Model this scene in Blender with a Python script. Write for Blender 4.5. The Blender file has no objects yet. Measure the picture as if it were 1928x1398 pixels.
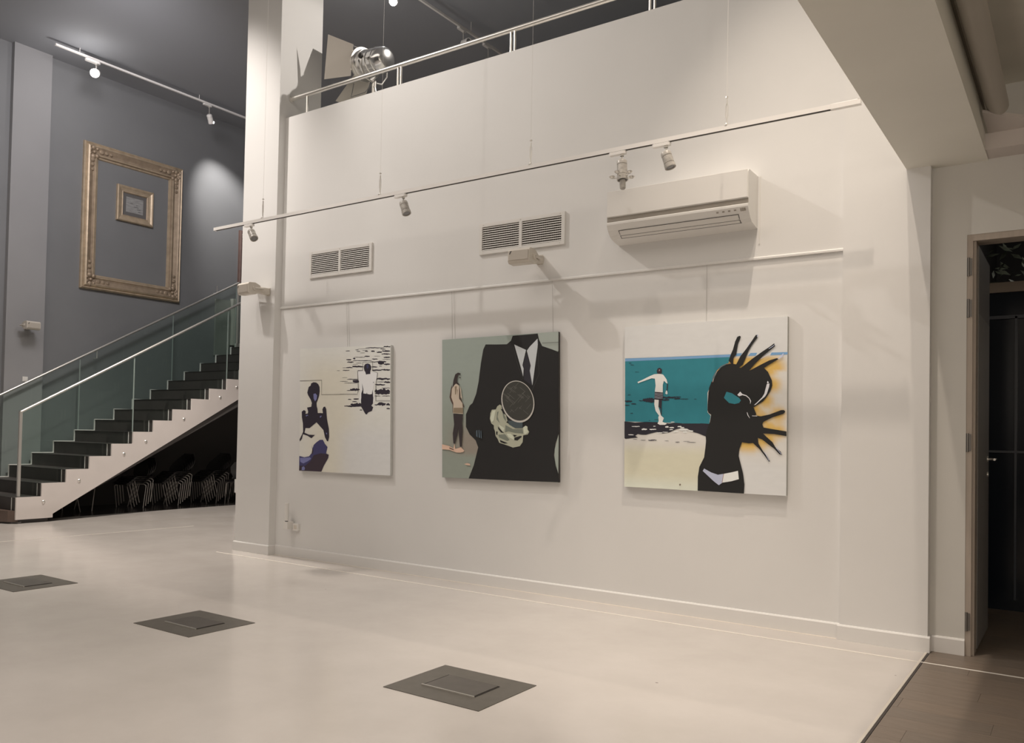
import bpy, bmesh, math, random
from mathutils import Vector, Matrix
from mathutils.geometry import tessellate_polygon
random.seed(7)
SC = bpy.context.scene
COL = SC.collection

# ------------------------------------------------------------------ camera
F, YAW, PIT, ROL, CX, CY, H = 1561.7, .6029, .023, .0189, 964.0, 777.5, 1.5
_f = Vector((-math.sin(YAW)*math.cos(PIT), math.cos(YAW)*math.cos(PIT), math.sin(PIT)))
_r0 = Vector((math.cos(YAW), math.sin(YAW), 0)); _u0 = _r0.cross(_f)
_r = _r0*math.cos(ROL) + _u0*math.sin(ROL); _u = -_r0*math.sin(ROL) + _u0*math.cos(ROL)
EYE = Vector((0, 0, H))
cam = bpy.data.cameras.new('camera'); cam_o = bpy.data.objects.new('camera', cam); COL.objects.link(cam_o)
M = Matrix((( _r.x, _u.x, -_f.x, 0), (_r.y, _u.y, -_f.y, 0), (_r.z, _u.z, -_f.z, H), (0, 0, 0, 1)))
cam_o.matrix_world = M
cam.sensor_fit = 'HORIZONTAL'; cam.sensor_width = 36
cam.lens = F/1928*36
cam.shift_y = (CY-699)/1928
cam.clip_end = 100
SC.camera = cam_o

# ------------------------------------------------------------------ world, exposure
w = bpy.data.worlds.new('hall_air'); SC.world = w; w.use_nodes = True
w.node_tree.nodes['Background'].inputs[0].default_value = (1.0, .90, .80, 1)
w.node_tree.nodes['Background'].inputs[1].default_value = .02
vs = SC.view_settings
vs.view_transform = 'Standard'; vs.look = 'None'; vs.gamma = 1; vs.exposure = 0; vs.use_curve_mapping = False

# ------------------------------------------------------------------ lamps of the hall (high spots, out of frame) and added fill lights
def spot(name, loc, aim, watts, cone, col=(1, .87, .74), blend=.6, rad=.04):
    l = bpy.data.lights.new(name, 'SPOT'); l.energy = watts; l.spot_size = math.radians(cone); l.spot_blend = blend
    l.color = col; l.shadow_soft_size = rad
    o = bpy.data.objects.new(name, l); COL.objects.link(o); o.location = loc
    o.rotation_euler = (Vector(aim)-Vector(loc)).to_track_quat('-Z', 'Y').to_euler()
    return o
spot('hall_spot', (-8.6, 4.1, 7.8), (-2.0, 6.6, 1.4), 640, 66, (1, .93, .86), .7, .05)
spot('wall_spot', (-1.72, 4.96, 7.8), (-2.1, 6.2, .5), 740, 46, (1, .86, .72), .9, .04)
spot('pier_spot', (-1.19, 3.8, 7.8), (-1.5, 6.1, .5), 360, 48, (1, .86, .72), .9, .04)
spot('wall_spot', (-8.2, 3.2, 7.8), (-7.4, 6.5, .8), 190, 54, (1, .92, .86), .9, .25)
spot('column_fill', (-9.6, 3.4, 7.8), (-8.9, 6.5, 4.9), 950, 46, (1, .92, .85), .9, .10)  # added to lift the underlit column front, no lamp known here
spot('balcony_spot', (-5.0, 8.5, 7.5), (-7.4, 6.9, 5.2), 330, 70, (1, .92, .84), .5, .03)
spot('balcony_spot', (-3.6, 7.5, 7.8), (-3.6, 4.6, 0.0), 300, 80, (1, .88, .76), .6, .03)
spot('pool_spot', (-14.27, 10.08, 7.58), (-15.12, 10.95, 6.1), 420, 60, (1, .95, .9), .9, .02)
spot('floor_spot', (-10.5, 6.5, 7.8), (-10.8, 7.2, 0), 2000, 84, (1, .90, .80), .8, .15)
spot('floor_spot', (-2.5, 2.2, 7.8), (-2.8, 2.3, 0), 690, 75, (1, .90, .80), .8, .15)
spot('grey_wall_fill', (-10.5, 6.0, 7.6), (-15.1, 8.8, 6.0), 760, 110, (1, .95, .95), .9, .9)  # wide soft fill added to brighten the grey wall
def glow(name, loc, watts):
    l = bpy.data.lights.new(name, 'POINT'); l.energy = watts; l.color = (1, .95, .90); l.shadow_soft_size = .05
    o = bpy.data.objects.new(name, l); COL.objects.link(o); o.location = loc
glow('lamp_spill', (-14.0, 7.35, 7.45), 10)
glow('lamp_spill', (-7.93, 8.36, 7.40), 22)
glow('foliage_fill', (.7, 9.2, 3.9), 7)  # added so the leaves beyond the doorway show; the room is unlit
def panel(name, loc, rx, sx, sy, watts, col):
    l = bpy.data.lights.new(name, 'AREA'); l.shape = 'RECTANGLE'; l.size = sx; l.size_y = sy; l.energy = watts; l.color = col
    o = bpy.data.objects.new(name, l); COL.objects.link(o); o.location = loc; o.rotation_euler = (math.radians(rx), 0, 0)
panel('hall_fill', (-7.0, .5, 7.8), 0, 12, 6, 370, (1, .89, .78))  # broad added fill for the hall's unseen ceiling lights
panel('right_side_fill', (1.2, -1.5, 2.6), 75, 2, 2, 85, (1, .86, .72))  # made-up fill, low on the right, for the area beside the beam

# ------------------------------------------------------------------ helpers
def P(px, py, ax, val):
    """point of the view ray through photo pixel (px,py) on the plane ax = val"""
    d = _r*((px-CX)/F) + _u*(-(py-CY)/F) + _f
    i = 'XYZ'.index(ax)
    return EYE + d*((val-EYE[i])/d[i])
def lin(c):
    c /= 255.0
    return c/12.92 if c <= .04045 else ((c+.055)/1.055)**2.4
def A(r, g, b, k=1.0):
    """paint albedo for a colour that reads (r,g,b) under the hall's warm light"""
    W = (lin(218), lin(205), lin(190))
    return tuple(min(.9, .8*k*lin(v)/wv) for v, wv in zip((r, g, b), W))
MATS = {}
def mat(name, col, rough=.6, metal=0.0, noise=0.0, nscale=6.0, emis=0.0, bump=0.0, bscale=80.0, coat=0.0, spec=.5, trans=0.0, stretch=None, col2=None):
    if name in MATS: return MATS[name]
    m = bpy.data.materials.new(name); m.use_nodes = True; nt = m.node_tree
    b = nt.nodes['Principled BSDF']
    b.inputs['Base Color'].default_value = (*col, 1); b.inputs['Roughness'].default_value = rough
    b.inputs['Metallic'].default_value = metal; b.inputs['Specular IOR Level'].default_value = spec
    b.inputs['Coat Weight'].default_value = coat; b.inputs['Coat Roughness'].default_value = .12
    b.inputs['Transmission Weight'].default_value = trans
    if emis:
        b.inputs['Emission Color'].default_value = (*col, 1); b.inputs['Emission Strength'].default_value = emis
    tc = nt.nodes.new('ShaderNodeTexCoord'); mp = nt.nodes.new('ShaderNodeMapping')
    nt.links.new(tc.outputs['Object'], mp.inputs[0])
    if stretch: mp.inputs['Scale'].default_value = stretch
    if noise > 0 or col2:
        n = nt.nodes.new('ShaderNodeTexNoise'); n.inputs['Scale'].default_value = nscale; n.inputs['Detail'].default_value = 5
        nt.links.new(mp.outputs[0], n.inputs['Vector'])
        r = nt.nodes.new('ShaderNodeValToRGB')
        c2 = col2 or tuple(v*(1+noise) for v in col)
        c1 = col if col2 else tuple(v*(1-noise) for v in col)
        r.color_ramp.elements[0].position = .3; r.color_ramp.elements[1].position = .7
        r.color_ramp.elements[0].color = (*[min(1, v) for v in c1], 1); r.color_ramp.elements[1].color = (*[min(1, v) for v in c2], 1)
        nt.links.new(n.outputs['Fac'], r.inputs[0]); nt.links.new(r.outputs[0], b.inputs['Base Color'])
    if bump:
        n = nt.nodes.new('ShaderNodeTexNoise'); n.inputs['Scale'].default_value = bscale; n.inputs['Detail'].default_value = 3
        nt.links.new(mp.outputs[0], n.inputs['Vector'])
        bp = nt.nodes.new('ShaderNodeBump'); bp.inputs['Strength'].default_value = bump; bp.inputs['Distance'].default_value = .004
        nt.links.new(n.outputs['Fac'], bp.inputs['Height']); nt.links.new(bp.outputs[0], b.inputs['Normal'])
    MATS[name] = m
    return m
def attr_mat(name, rough=.7):
    if name in MATS: return MATS[name]
    m = bpy.data.materials.new(name); m.use_nodes = True; nt = m.node_tree; b = nt.nodes['Principled BSDF']
    at = nt.nodes.new('ShaderNodeAttribute'); at.attribute_name = 'paint'
    n = nt.nodes.new('ShaderNodeTexNoise'); n.inputs['Scale'].default_value = 9; n.inputs['Detail'].default_value = 6
    tc = nt.nodes.new('ShaderNodeTexCoord'); mp = nt.nodes.new('ShaderNodeMapping'); mp.inputs['Scale'].default_value = (1, 1, 2.5)
    nt.links.new(tc.outputs['Object'], mp.inputs[0]); nt.links.new(mp.outputs[0], n.inputs['Vector'])
    mr = nt.nodes.new('ShaderNodeMapRange'); mr.inputs['To Min'].default_value = .95; mr.inputs['To Max'].default_value = 1.05
    nt.links.new(n.outputs['Fac'], mr.inputs['Value'])
    vm = nt.nodes.new('ShaderNodeVectorMath'); vm.operation = 'SCALE'
    nt.links.new(at.outputs['Color'], vm.inputs[0]); nt.links.new(mr.outputs[0], vm.inputs['Scale'])
    nt.links.new(vm.outputs[0], b.inputs['Base Color']); b.inputs['Roughness'].default_value = rough
    MATS[name] = m
    return m
def glass_mat(name, tint, gloss=.08, rough=.0):
    m = bpy.data.materials.new(name); m.use_nodes = True; nt = m.node_tree
    for n in list(nt.nodes): nt.nodes.remove(n)
    out = nt.nodes.new('ShaderNodeOutputMaterial'); t = nt.nodes.new('ShaderNodeBsdfTransparent'); t.inputs[0].default_value = (*tint, 1)
    g = nt.nodes.new('ShaderNodeBsdfGlossy'); g.inputs['Roughness'].default_value = rough; g.inputs[0].default_value = (.9, 1, .95, 1)
    l0 = nt.nodes.new('ShaderNodeLayerWeight'); l0.inputs['Blend'].default_value = .5
    lp = nt.nodes.new('ShaderNodeMath'); lp.operation = 'POWER'; lp.inputs[1].default_value = 4
    nt.links.new(l0.outputs['Facing'], lp.inputs[0])
    lw = nt.nodes.new('ShaderNodeMath'); lw.operation = 'MULTIPLY_ADD'; lw.inputs[1].default_value = .6; lw.inputs[2].default_value = .025
    nt.links.new(lp.outputs[0], lw.inputs[0])
    mx = nt.nodes.new('ShaderNodeMixShader')
    nt.links.new(lw.outputs[0], mx.inputs[0]); nt.links.new(t.outputs[0], mx.inputs[1]); nt.links.new(g.outputs[0], mx.inputs[2]); nt.links.new(mx.outputs[0], out.inputs[0])
    MATS[name] = m
    return m

class MB:
    """collects shapes into one mesh"""
    def __init__(s): s.bm = bmesh.new(); s.mi = 0
    def _new(s, vs, fs, smooth=False):
        vv = [s.bm.verts.new(v) for v in vs]
        for f in fs:
            try:
                fc = s.bm.faces.new([vv[i] for i in f]); fc.smooth = smooth; fc.material_index = s.mi
            except ValueError: pass
        return s
    def box(s, x0, x1, y0, y1, z0, z1):
        v = [(x, y, z) for x in (x0, x1) for y in (y0, y1) for z in (z0, z1)]
        return s._new(v, [(0, 1, 3, 2), (4, 6, 7, 5), (0, 4, 5, 1), (2, 3, 7, 6), (0, 2, 6, 4), (1, 5, 7, 3)])
    def obox(s, c, ax, ay, az):
        c = Vector(c); v = [c+Vector(ax)*i+Vector(ay)*j+Vector(az)*k for i in (-1, 1) for j in (-1, 1) for k in (-1, 1)]
        return s._new(v, [(0, 1, 3, 2), (4, 6, 7, 5), (0, 4, 5, 1), (2, 3, 7, 6), (0, 2, 6, 4), (1, 5, 7, 3)])
    def poly(s, pts): return s._new(pts, [tuple(range(len(pts)))])
    def prism(s, pts, d):
        """closed outline pts extruded by vector d"""
        n = len(pts); d = Vector(d); a = [Vector(p) for p in pts]; b = [p+d for p in a]
        return s._new(a+b, [tuple(range(n-1, -1, -1)), tuple(range(n, 2*n))] + [(i, (i+1) % n, n+(i+1) % n, n+i) for i in range(n)])
    def tube(s, pts, r, n=10, cap=True):
        pts = [Vector(p) for p in pts]; rs = r if isinstance(r, (list, tuple)) else [r]*len(pts)
        vs, fs = [], []; up = None
        for i, p in enumerate(pts):
            t = ((pts[min(i+1, len(pts)-1)]-p).normalized() + (p-pts[max(i-1, 0)]).normalized())
            if t.length < 1e-6: t = pts[-1]-pts[0]
            t.normalize()
            if up is None:
                up = Vector((0, 0, 1)) if abs(t.z) < .9 else Vector((1, 0, 0))
            a = (up - t*up.dot(t))
            if a.length < 1e-4: a = t.orthogonal()
            a.normalize(); b = t.cross(a); up = a
            vs += [p+(a*math.cos(2*math.pi*j/n)+b*math.sin(2*math.pi*j/n))*rs[i] for j in range(n)]
        for i in range(len(pts)-1):
            for j in range(n):
                fs.append((i*n+j, i*n+(j+1) % n, (i+1)*n+(j+1) % n, (i+1)*n+j))
        s._new(vs, fs, True)
        if cap:
            s._new([vs[j] for j in range(n)], [tuple(range(n-1, -1, -1))])
            s._new(vs[-n:], [tuple(range(n))])
        return s
    def lathe(s, prof, o, ax, n=20):
        """profile [(r, t)] spun about the axis ax through o"""
        o = Vector(o); ax = Vector(ax).normalized(); a = ax.orthogonal().normalized(); b = ax.cross(a)
        vs = [o+ax*t+(a*math.cos(2*math.pi*j/n)+b*math.sin(2*math.pi*j/n))*max(r, 1e-4) for r, t in prof for j in range(n)]
        fs = [(i*n+j, i*n+(j+1) % n, (i+1)*n+(j+1) % n, (i+1)*n+j) for i in range(len(prof)-1) for j in range(n)]
        return s._new(vs, fs, True)
    def build(s, name, m, parent=None, world=True, bevel=0.0):
        if bevel:
            bmesh.ops.bevel(s.bm, geom=[e for e in s.bm.edges], offset=bevel, segments=2, affect='EDGES', profile=.5)
        bmesh.ops.recalc_face_normals(s.bm, faces=s.bm.faces)
        if parent is not None and world:
            t = Vector((0, 0, 0)); q = parent
            while q is not None: t += q.location; q = q.parent
            for v in s.bm.verts: v.co -= t
        sm_ = any(f.smooth for f in s.bm.faces)
        me = bpy.data.meshes.new(name); s.bm.to_mesh(me); s.bm.free()
        if sm_: me.set_sharp_from_angle(angle=math.radians(38))
        for x in (m if isinstance(m, (list, tuple)) else [m]): me.materials.append(x)
        o = bpy.data.objects.new(name, me); COL.objects.link(o)
        if parent is not None: o.parent = parent
        return o
def tag(o, label=None, cat=None, group=None, kind=None):
    for k, v in (('label', label), ('category', cat), ('group', group), ('kind', kind)):
        if v: o[k] = v
    return o
def thing(name, label, cat, loc=(0, 0, 0), group=None):
    o = bpy.data.objects.new(name, None); COL.objects.link(o); o.location = loc; o.empty_display_size = .1
    return tag(o, label, cat, group)
def struct(o, label): return tag(o, label, None, None, 'structure')
def copy_tree(o, parent=None):
    c = o.copy(); COL.objects.link(c); c.parent = parent
    for ch in [x for x in o.children]: copy_tree(ch, c)
    return c

# ------------------------------------------------------------------ materials
WALL = mat('white_wall_paint', (.74, .735, .725), .55, noise=.015, nscale=1.5, bump=.05, bscale=60)
SKIRT = mat('satin_white_skirting', (.76, .75, .735), .35)
SOFF = mat('warm_grey_soffit_paint', (.80, .785, .72), .7, noise=.02, nscale=2)
RWALL = mat('right_wall_paint', (.64, .63, .60), .6, noise=.015, nscale=2)
GREY = mat('grey_wall_paint', (.20, .205, .215), .65, noise=.04, nscale=1.2)
PILA = mat('lighter_grey_wall_paint', (.30, .30, .31), .65, noise=.03, nscale=1.2)
DARKC = mat('dark_ceiling_paint', (.34, .355, .39), .8)
BLACK = mat('black_paint_and_stair_shade', (.08, .074, .072), .6)
WHITEP = mat('white_plastic', (.76, .745, .72), .35)
CREAMP = mat('cream_plastic', (.60, .56, .50), .4)
GREYP = mat('grey_accent_plastic', (.33, .30, .26), .4)
DGREY = mat('dark_slot', (.03, .026, .024), .6)
STEEL = mat('brushed_steel', (.78, .76, .72), .30, .75, bump=.02, bscale=300)
CHROME = mat('chrome', (.86, .86, .86), .20, .92)
TRACKM = mat('white_track_enamel', (.84, .82, .80), .3)
LAMPG = mat('translucent_lamp_plastic', (.42, .40, .37), .3, noise=.2, nscale=40)
PLATE = mat('pale_stringer_paint', A(196, 178, 162), .55, noise=.03, nscale=3)
TREAD = mat('dark_stair_tread', (.050, .045, .043), .5, noise=.12, nscale=5)
RISEP = mat('pale_riser_edge', (.75, .76, .73), .5)
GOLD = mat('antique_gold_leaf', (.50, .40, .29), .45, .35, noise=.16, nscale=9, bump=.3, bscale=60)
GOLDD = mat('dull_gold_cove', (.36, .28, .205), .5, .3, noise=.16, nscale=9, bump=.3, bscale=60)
GLASS = glass_mat('green_tinted_glass', (.93, .965, .95))
BLUEG = mat('dark_blue_glass', (.008, .012, .019), .15)
BULB = mat('lamp_lens_light', (1, .93, .84), .5, emis=22)
BULB2 = mat('lamp_lens_soft_light', (1, .97, .93), .5, emis=3)

# resin floor: glossy, mottled
def floor_mat():
    m = bpy.data.materials.new('polished_resin_floor'); m.use_nodes = True; nt = m.node_tree; b = nt.nodes['Principled BSDF']
    tc = nt.nodes.new('ShaderNodeTexCoord'); n = nt.nodes.new('ShaderNodeTexNoise'); n.inputs['Scale'].default_value = 1.7; n.inputs['Detail'].default_value = 9; n.inputs['Roughness'].default_value = .62
    nt.links.new(tc.outputs['Object'], n.inputs['Vector'])
    r = nt.nodes.new('ShaderNodeValToRGB'); r.color_ramp.elements[0].position = .2; r.color_ramp.elements[1].position = .8
    r.color_ramp.elements[0].color = (.525, .49, .46, 1); r.color_ramp.elements[1].color = (.605, .57, .54, 1)
    nt.links.new(n.outputs['Fac'], r.inputs[0])
    # sparse small dark specks and chips
    v = nt.nodes.new('ShaderNodeTexVoronoi'); v.inputs['Scale'].default_value = 1.6
    n3 = nt.nodes.new('ShaderNodeTexNoise'); n3.inputs['Scale'].default_value = 25
    nt.links.new(tc.outputs['Object'], n3.inputs['Vector'])
    ad = nt.nodes.new('ShaderNodeMath'); ad.operation = 'MULTIPLY_ADD'; ad.inputs[1].default_value = .03
    nt.links.new(tc.outputs['Object'], v.inputs['Vector']); nt.links.new(n3.outputs['Fac'], ad.inputs[0]); nt.links.new(v.outputs['Distance'], ad.inputs[2])
    r2 = nt.nodes.new('ShaderNodeValToRGB'); r2.color_ramp.elements[0].position = .026; r2.color_ramp.elements[1].position = .032
    r2.color_ramp.elements[0].color = (.35, .32, .30, 1); r2.color_ramp.elements[1].color = (1, 1, 1, 1)
    nt.links.new(ad.outputs[0], r2.inputs[0])
    mx = nt.nodes.new('ShaderNodeMix'); mx.data_type = 'RGBA'; mx.blend_type = 'MULTIPLY'; mx.inputs['Factor'].default_value = 1
    nt.links.new(r.outputs[0], mx.inputs['A']); nt.links.new(r2.outputs[0], mx.inputs['B'])
    nt.links.new(mx.outputs['Result'], b.inputs['Base Color'])
    rr = nt.nodes.new('ShaderNodeMapRange'); rr.inputs['To Min'].default_value = .15; rr.inputs['To Max'].default_value = .22
    nt.links.new(n.outputs['Fac'], rr.inputs['Value']); nt.links.new(rr.outputs[0], b.inputs['Roughness'])
    b.inputs['Specular IOR Level'].default_value = .5
    return m
FLOOR = floor_mat()

# ------------------------------------------------------------------ the setting
YW, YP, YC, YR = 6.575, 6.54, 6.475, 6.62       # faces: back wall, pier, column, right wall
XG = -15.12                                     # grey wall
struct(MB().box(-16, -.905, -5, 16, -.2, 0).build('floor', FLOOR), 'pale polished resin floor of the hall')
wf = struct(MB().box(-.905, 3, -5, 12, -.2, -.012).build('floor', mat('subfloor', (.05, .045, .04), .8)), 'base of the brown plank floor by the doorway')
struct(MB().box(-16, 3.2, -5, 16, 8.0, 8.2).build('ceiling', DARKC), 'high dark ceiling of the hall')
wg = struct(MB().box(XG-.2, XG, -5, 16, 0, 8.0).build('wall_left', GREY), 'dark grey wall behind the staircase')
struct(MB().box(XG, -15.02, 6.66, 7.29, 0, 8.0).build('pilaster_column', PILA), 'flat lighter grey pilaster on the grey wall')
struct(MB().box(-16, -8, 15.8, 16, 0, 8.0).build('wall_rear', GREY), 'far end wall behind the stairs')
struct(MB().box(-8.2, 3.2, 13.8, 14, 4.3, 8.0).build('wall_rear', DARKC), 'dark wall at the back of the balcony')
struct(MB().box(3.0, 3.2, -5, 14, 0, 8.0).build('wall_right', RWALL), 'side wall out of view on the right')
struct(MB().box(-7.91, -1.495, YW, 6.72, 0, 5.225).build('wall_back', WALL), 'long white wall with the paintings, its top the balcony parapet')
struct(MB().box(-1.495, -.90, YP, 6.90, 0, 5.225).build('pier_pillar', WALL), 'shallow white pier at the right end of the white wall')
struct(MB().box(-8.54, -7.91, YC, 7.12, 0, 8.0).build('column', WALL), 'tall square white column left of the paintings')
struct(MB().box(-7.91, 3.0, 6.72, 13.8, 4.15, 4.30).build('balcony_slab', SOFF), 'balcony floor behind the parapet')
struct(MB().box(-8.54, -7.9, 7.12, 13.8, 4.15, 4.30).build('balcony_slab', DARKC), 'balcony floor behind the column')
struct(MB().box(-8.54, -8.44, 7.12, 13.0, 0, 4.15).build('partition', BLACK), 'dark partition under the balcony')
# right wall with doorway
OX0, OX1, OZ = -.677, .75, 2.955
rw = MB(); rw.box(-.90, OX0, YR, 6.80, 0, 3.98); rw.box(OX1, 3.0, YR, 6.80, 0, 3.98); rw.box(OX0, OX1, YR, 6.80, OZ, 3.98)
struct(rw.build('wall_front_right', RWALL), 'grey-white wall with the tall doorway, right of the pier')
# beam with its soffit
struct(MB().box(-1.061, -.549, -5, YP, 3.465, 5.225).build('beam', SOFF), 'broad white downstand beam running towards the viewer')
struct(MB().box(-1.061, -.549, YP, YR, 3.465, 5.225).build('beam', SOFF), 'end of the downstand beam over the pier')
struct(MB().box(-.549, 3.0, -5, YR, 3.98, 4.12).build('ceiling', mat('grey_slab_paint', (.82, .79, .71), .8, noise=.03, nscale=3)), 'grey recessed ceiling right of the beam')
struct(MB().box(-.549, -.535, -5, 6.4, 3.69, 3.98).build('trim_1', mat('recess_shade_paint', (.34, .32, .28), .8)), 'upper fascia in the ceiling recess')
struct(MB().box(-.549, 3.0, 6.40, YR, 3.475, 3.585).build('trim_2', mat('cream_ledge_paint', A(190, 172, 155), .6)), 'cream ledge across the top of the doorway wall')
lg = MB().prism([(-.535, 6.02, 3.60), (-.535, 6.42, 3.585), (-.12, 6.42, 3.585)], (0, 0, .02))
struct(lg.build('trim_3', mat('cream_ledge_paint', A(190, 172, 155), .6)), 'sloping corner panel in the ceiling recess')
pipe = MB(); pipe.tube([(-.455, -4, 3.66), (-.455, 6.12, 3.66)], .062, 18)
tag(pipe.build('ceiling_pipe', mat('painted_pipe', (.42, .39, .34), .45)), 'fat painted pipe running along the inside of the beam', 'pipe')
# skirtings: profile with a rounded bright top
def skirting(name, p, q, out, h=.115, t=.015, label=''):
    p, q, n = Vector((*p, 0)), Vector((*q, 0)), Vector((*out, 0))
    pr = [p, p+n*t, p+n*t+Vector((0, 0, h-.012)), p+n*(t*.6)+Vector((0, 0, h-.002)), p+Vector((0, 0, h))]
    return struct(MB().prism(pr, q-p).build(name, SKIRT), label)
skirting('baseboard_back', (-7.91, YW), (-1.495, YW), (0, -1), label='white skirting under the paintings')
skirting('baseboard_pier', (-1.51, YP), (-.885, YP), (0, -1), label='white skirting of the pier')
skirting('baseboard_pier', (-.90, YP), (-.90, YR), (1, 0), label='return of the pier skirting')
skirting('baseboard_right', (-.885, YR), (OX0, YR), (0, -1), label='white skirting beside the doorway')
skirting('baseboard_column', (-8.555, YC), (-7.895, YC), (0, -1), label='white skirting of the column front')
skirting('baseboard_column', (-7.91, YC), (-7.91, YW), (1, 0), label='white skirting of the column side')
skirting('baseboard_column', (-8.54, 7.1), (-8.54, YC), (-1, 0), label='white skirting of the far column side')
# picture rail
struct(MB().prism([(-7.91, YW, 2.922), (-7.91, YW-.016, 2.922), (-7.91, YW-.016, 2.936), (-7.91, YW-.009, 2.944), (-7.91, YW, 2.944)], (6.415, 0, 0)).build('trim_4', SKIRT), 'thin white picture rail along the wall')
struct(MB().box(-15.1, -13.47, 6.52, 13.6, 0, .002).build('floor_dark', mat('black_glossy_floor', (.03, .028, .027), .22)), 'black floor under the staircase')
# line on the floor, floor seam
struct(MB().box(-8.56, 1.5, 6.225, 6.245, 0, .0016).build('floor_line', mat('white_line_paint', (.80, .76, .70), .4)), 'thin white line along the floor')
_a, _b = P(0, 1019.5, 'Z', 0), P(214, 1002, 'Z', 0); _d = (_b-_a).normalized(); _n = Vector((-_d.y, _d.x, 0))*.012; _a = _a-_d*1.5; _b = _b+_d*1.2
struct(MB().prism([_a-_n, _b-_n, _b+_n, _a+_n], (0, 0, .0012)).build('floor_line', mat('worn_line_paint', (.66, .62, .57), .4)), 'worn pale line on the floor before the stairs')
struct(MB().box(-8.45, -1.51, YW-.034, YW-.015, 0, .0014).build('floor_strip', mat('pale_sealant', (.70, .64, .57), .5)), 'pale sealant line along the skirting')
struct(MB().box(-.915, -.899, -5, 6.53, -.01, .003).build('floor_strip', mat('pale_metal_edge', (.62, .57, .50), .35)), 'pale metal edge of the resin floor')
struct(MB().box(-.899, -.886, -5, 6.53, -.01, .001).build('floor_strip', mat('dark_seam', (.06, .05, .045), .7)), 'dark seam beside the plank floor')
# plank floor, plank by plank
woods = [mat('brown_plank_%s' % n, c, .42, noise=.16, nscale=14, stretch=(.35, 6, 1), bump=.15, bscale=30) for n, c in (('mid', (.190, .150, .118)), ('warm', (.200, .156, .121)), ('grey', (.178, .143, .114)))]
PW, PL = .192, 1.30
plank_me = {}
y = 3.0; row = 0
while y < 8.8:
    x = -.884 - (row*.47 % PL) - .001
    while x < 1.6:
        x0, x1 = max(x, -.884), min(x+PL, 1.6)
        if x1-x0 > .004:
            k = (round(x1-x0, 3), random.randrange(3))
            if k not in plank_me:
                o = MB().box(.0006, x1-x0-.0006, .0006, PW-.0006, -.012, 0).build('plank', woods[k[1]], wf, world=False); plank_me[k] = o.data
            else:
                o = bpy.data.objects.new('plank', plank_me[k]); COL.objects.link(o); o.parent = wf
            o.location = (x0, y, 0)
        x += PL
    y += PW; row += 1

# ------------------------------------------------------------------ doorway, door and the dark room behind
FRM = mat('timber_door_frame', A(165, 145, 125), .5, noise=.08, nscale=8, stretch=(4, 4, .4))
fr = MB(); fr.box(OX0, -.640, YR+.004, 6.80, 0, OZ-.045); fr.box(-.640, -.622, YR+.03, 6.80, 0, OZ-.045); fr.box(OX0, OX1, YR+.004, 6.80, OZ-.045, OZ); fr.box(OX1-.05, OX1, YR+.004, 6.80, 0, OZ-.045)
d1 = struct(fr.build('door_1', FRM), 'tall door frame with the door folded back into the dark room')
LEAF = mat('grey_door_leaf', (.20, .19, .185), .5)
lf = MB().box(-.662, -.618, 6.80, 7.62, .02, OZ-.05).build('door_leaf', LEAF, d1)
MB().box(-.6181, -.6175, 6.80, 7.62, .02, 2.42).build('door_face', mat('pale_door_face', (.27, .26, .25), .5), d1)
HNG = mat('worn_hinge_metal', (.22, .21, .20), .35, .8)
for z in (2.727, 2.434, 1.488, .237):
    h = MB().tube([(-.668, YR+.002, z-.065), (-.668, YR+.002, z+.065)], .010, 10); h.box(-.668, -.645, YR-.002, YR+.006, z-.060, z+.060)
    hb = h.build('hinge', HNG, d1)
hd = MB().tube([(-.618, 7.50, 1.36), (-.57, 7.50, 1.36), (-.56, 7.49, 1.36), (-.56, 7.38, 1.36)], .009, 10)
hd.lathe([(.024, 0), (.024, .008), (.0, .008)], (-.618, 7.50, 1.36), (1, 0, 0)); hd.build('handle', STEEL, d1)
MB().lathe([(.02, 0), (.02, .01), (0, .01)], (-.618, 7.50, 1.24), (1, 0, 0)).build('lock_rose', STEEL, d1)
# room behind
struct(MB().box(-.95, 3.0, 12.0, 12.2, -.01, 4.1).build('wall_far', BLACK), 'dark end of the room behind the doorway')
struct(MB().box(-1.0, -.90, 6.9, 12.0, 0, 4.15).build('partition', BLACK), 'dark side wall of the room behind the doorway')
w1 = MB(); w1.box(-.9, 2.6, 8.60, 8.68, 2.84, 2.93)
w1 = struct(w1.build('window_1', mat('brown_transom_timber', (.34, .27, .21), .5)), 'timber and dark glass screen inside the dark room')
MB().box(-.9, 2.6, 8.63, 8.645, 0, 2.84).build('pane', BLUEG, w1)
BLF = mat('dim_blue_frame', (.018, .026, .04), .4)
for x in (-.50, -.30, .0, .4, .9):
    MB().box(x, x+.018, 8.60, 8.63, .10, 2.62).build('mullion', BLF, w1)
MB().box(-.9, 2.6, 8.60, 8.63, 2.60, 2.63).build('cross_bar', BLF, w1)
MB().box(-.9, 2.6, 8.59, 8.63, 1.40, 1.42).build('cross_bar', BLF, w1)
rd = random.Random(3); lv = MB()
for i in range(260):
    c = Vector((-.75+rd.random()*1.6, 9.0+rd.random()*.8, 2.95+rd.random()*.85)); a_ = Vector((rd.uniform(-1, 1), rd.uniform(-.6, .6), rd.uniform(-1, 1))).normalized(); b_ = a_.orthogonal().normalized()
    L = rd.uniform(.03, .07); lv.poly([c-a_*L, c+b_*L*.4, c+a_*L, c-b_*L*.4])
tag(lv.build('foliage', mat('dark_green_leaves', (.16, .18, .13), .4, noise=.5, nscale=12)), 'dark leaves above the transom in the unlit room', 'foliage', None, 'stuff')

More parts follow.
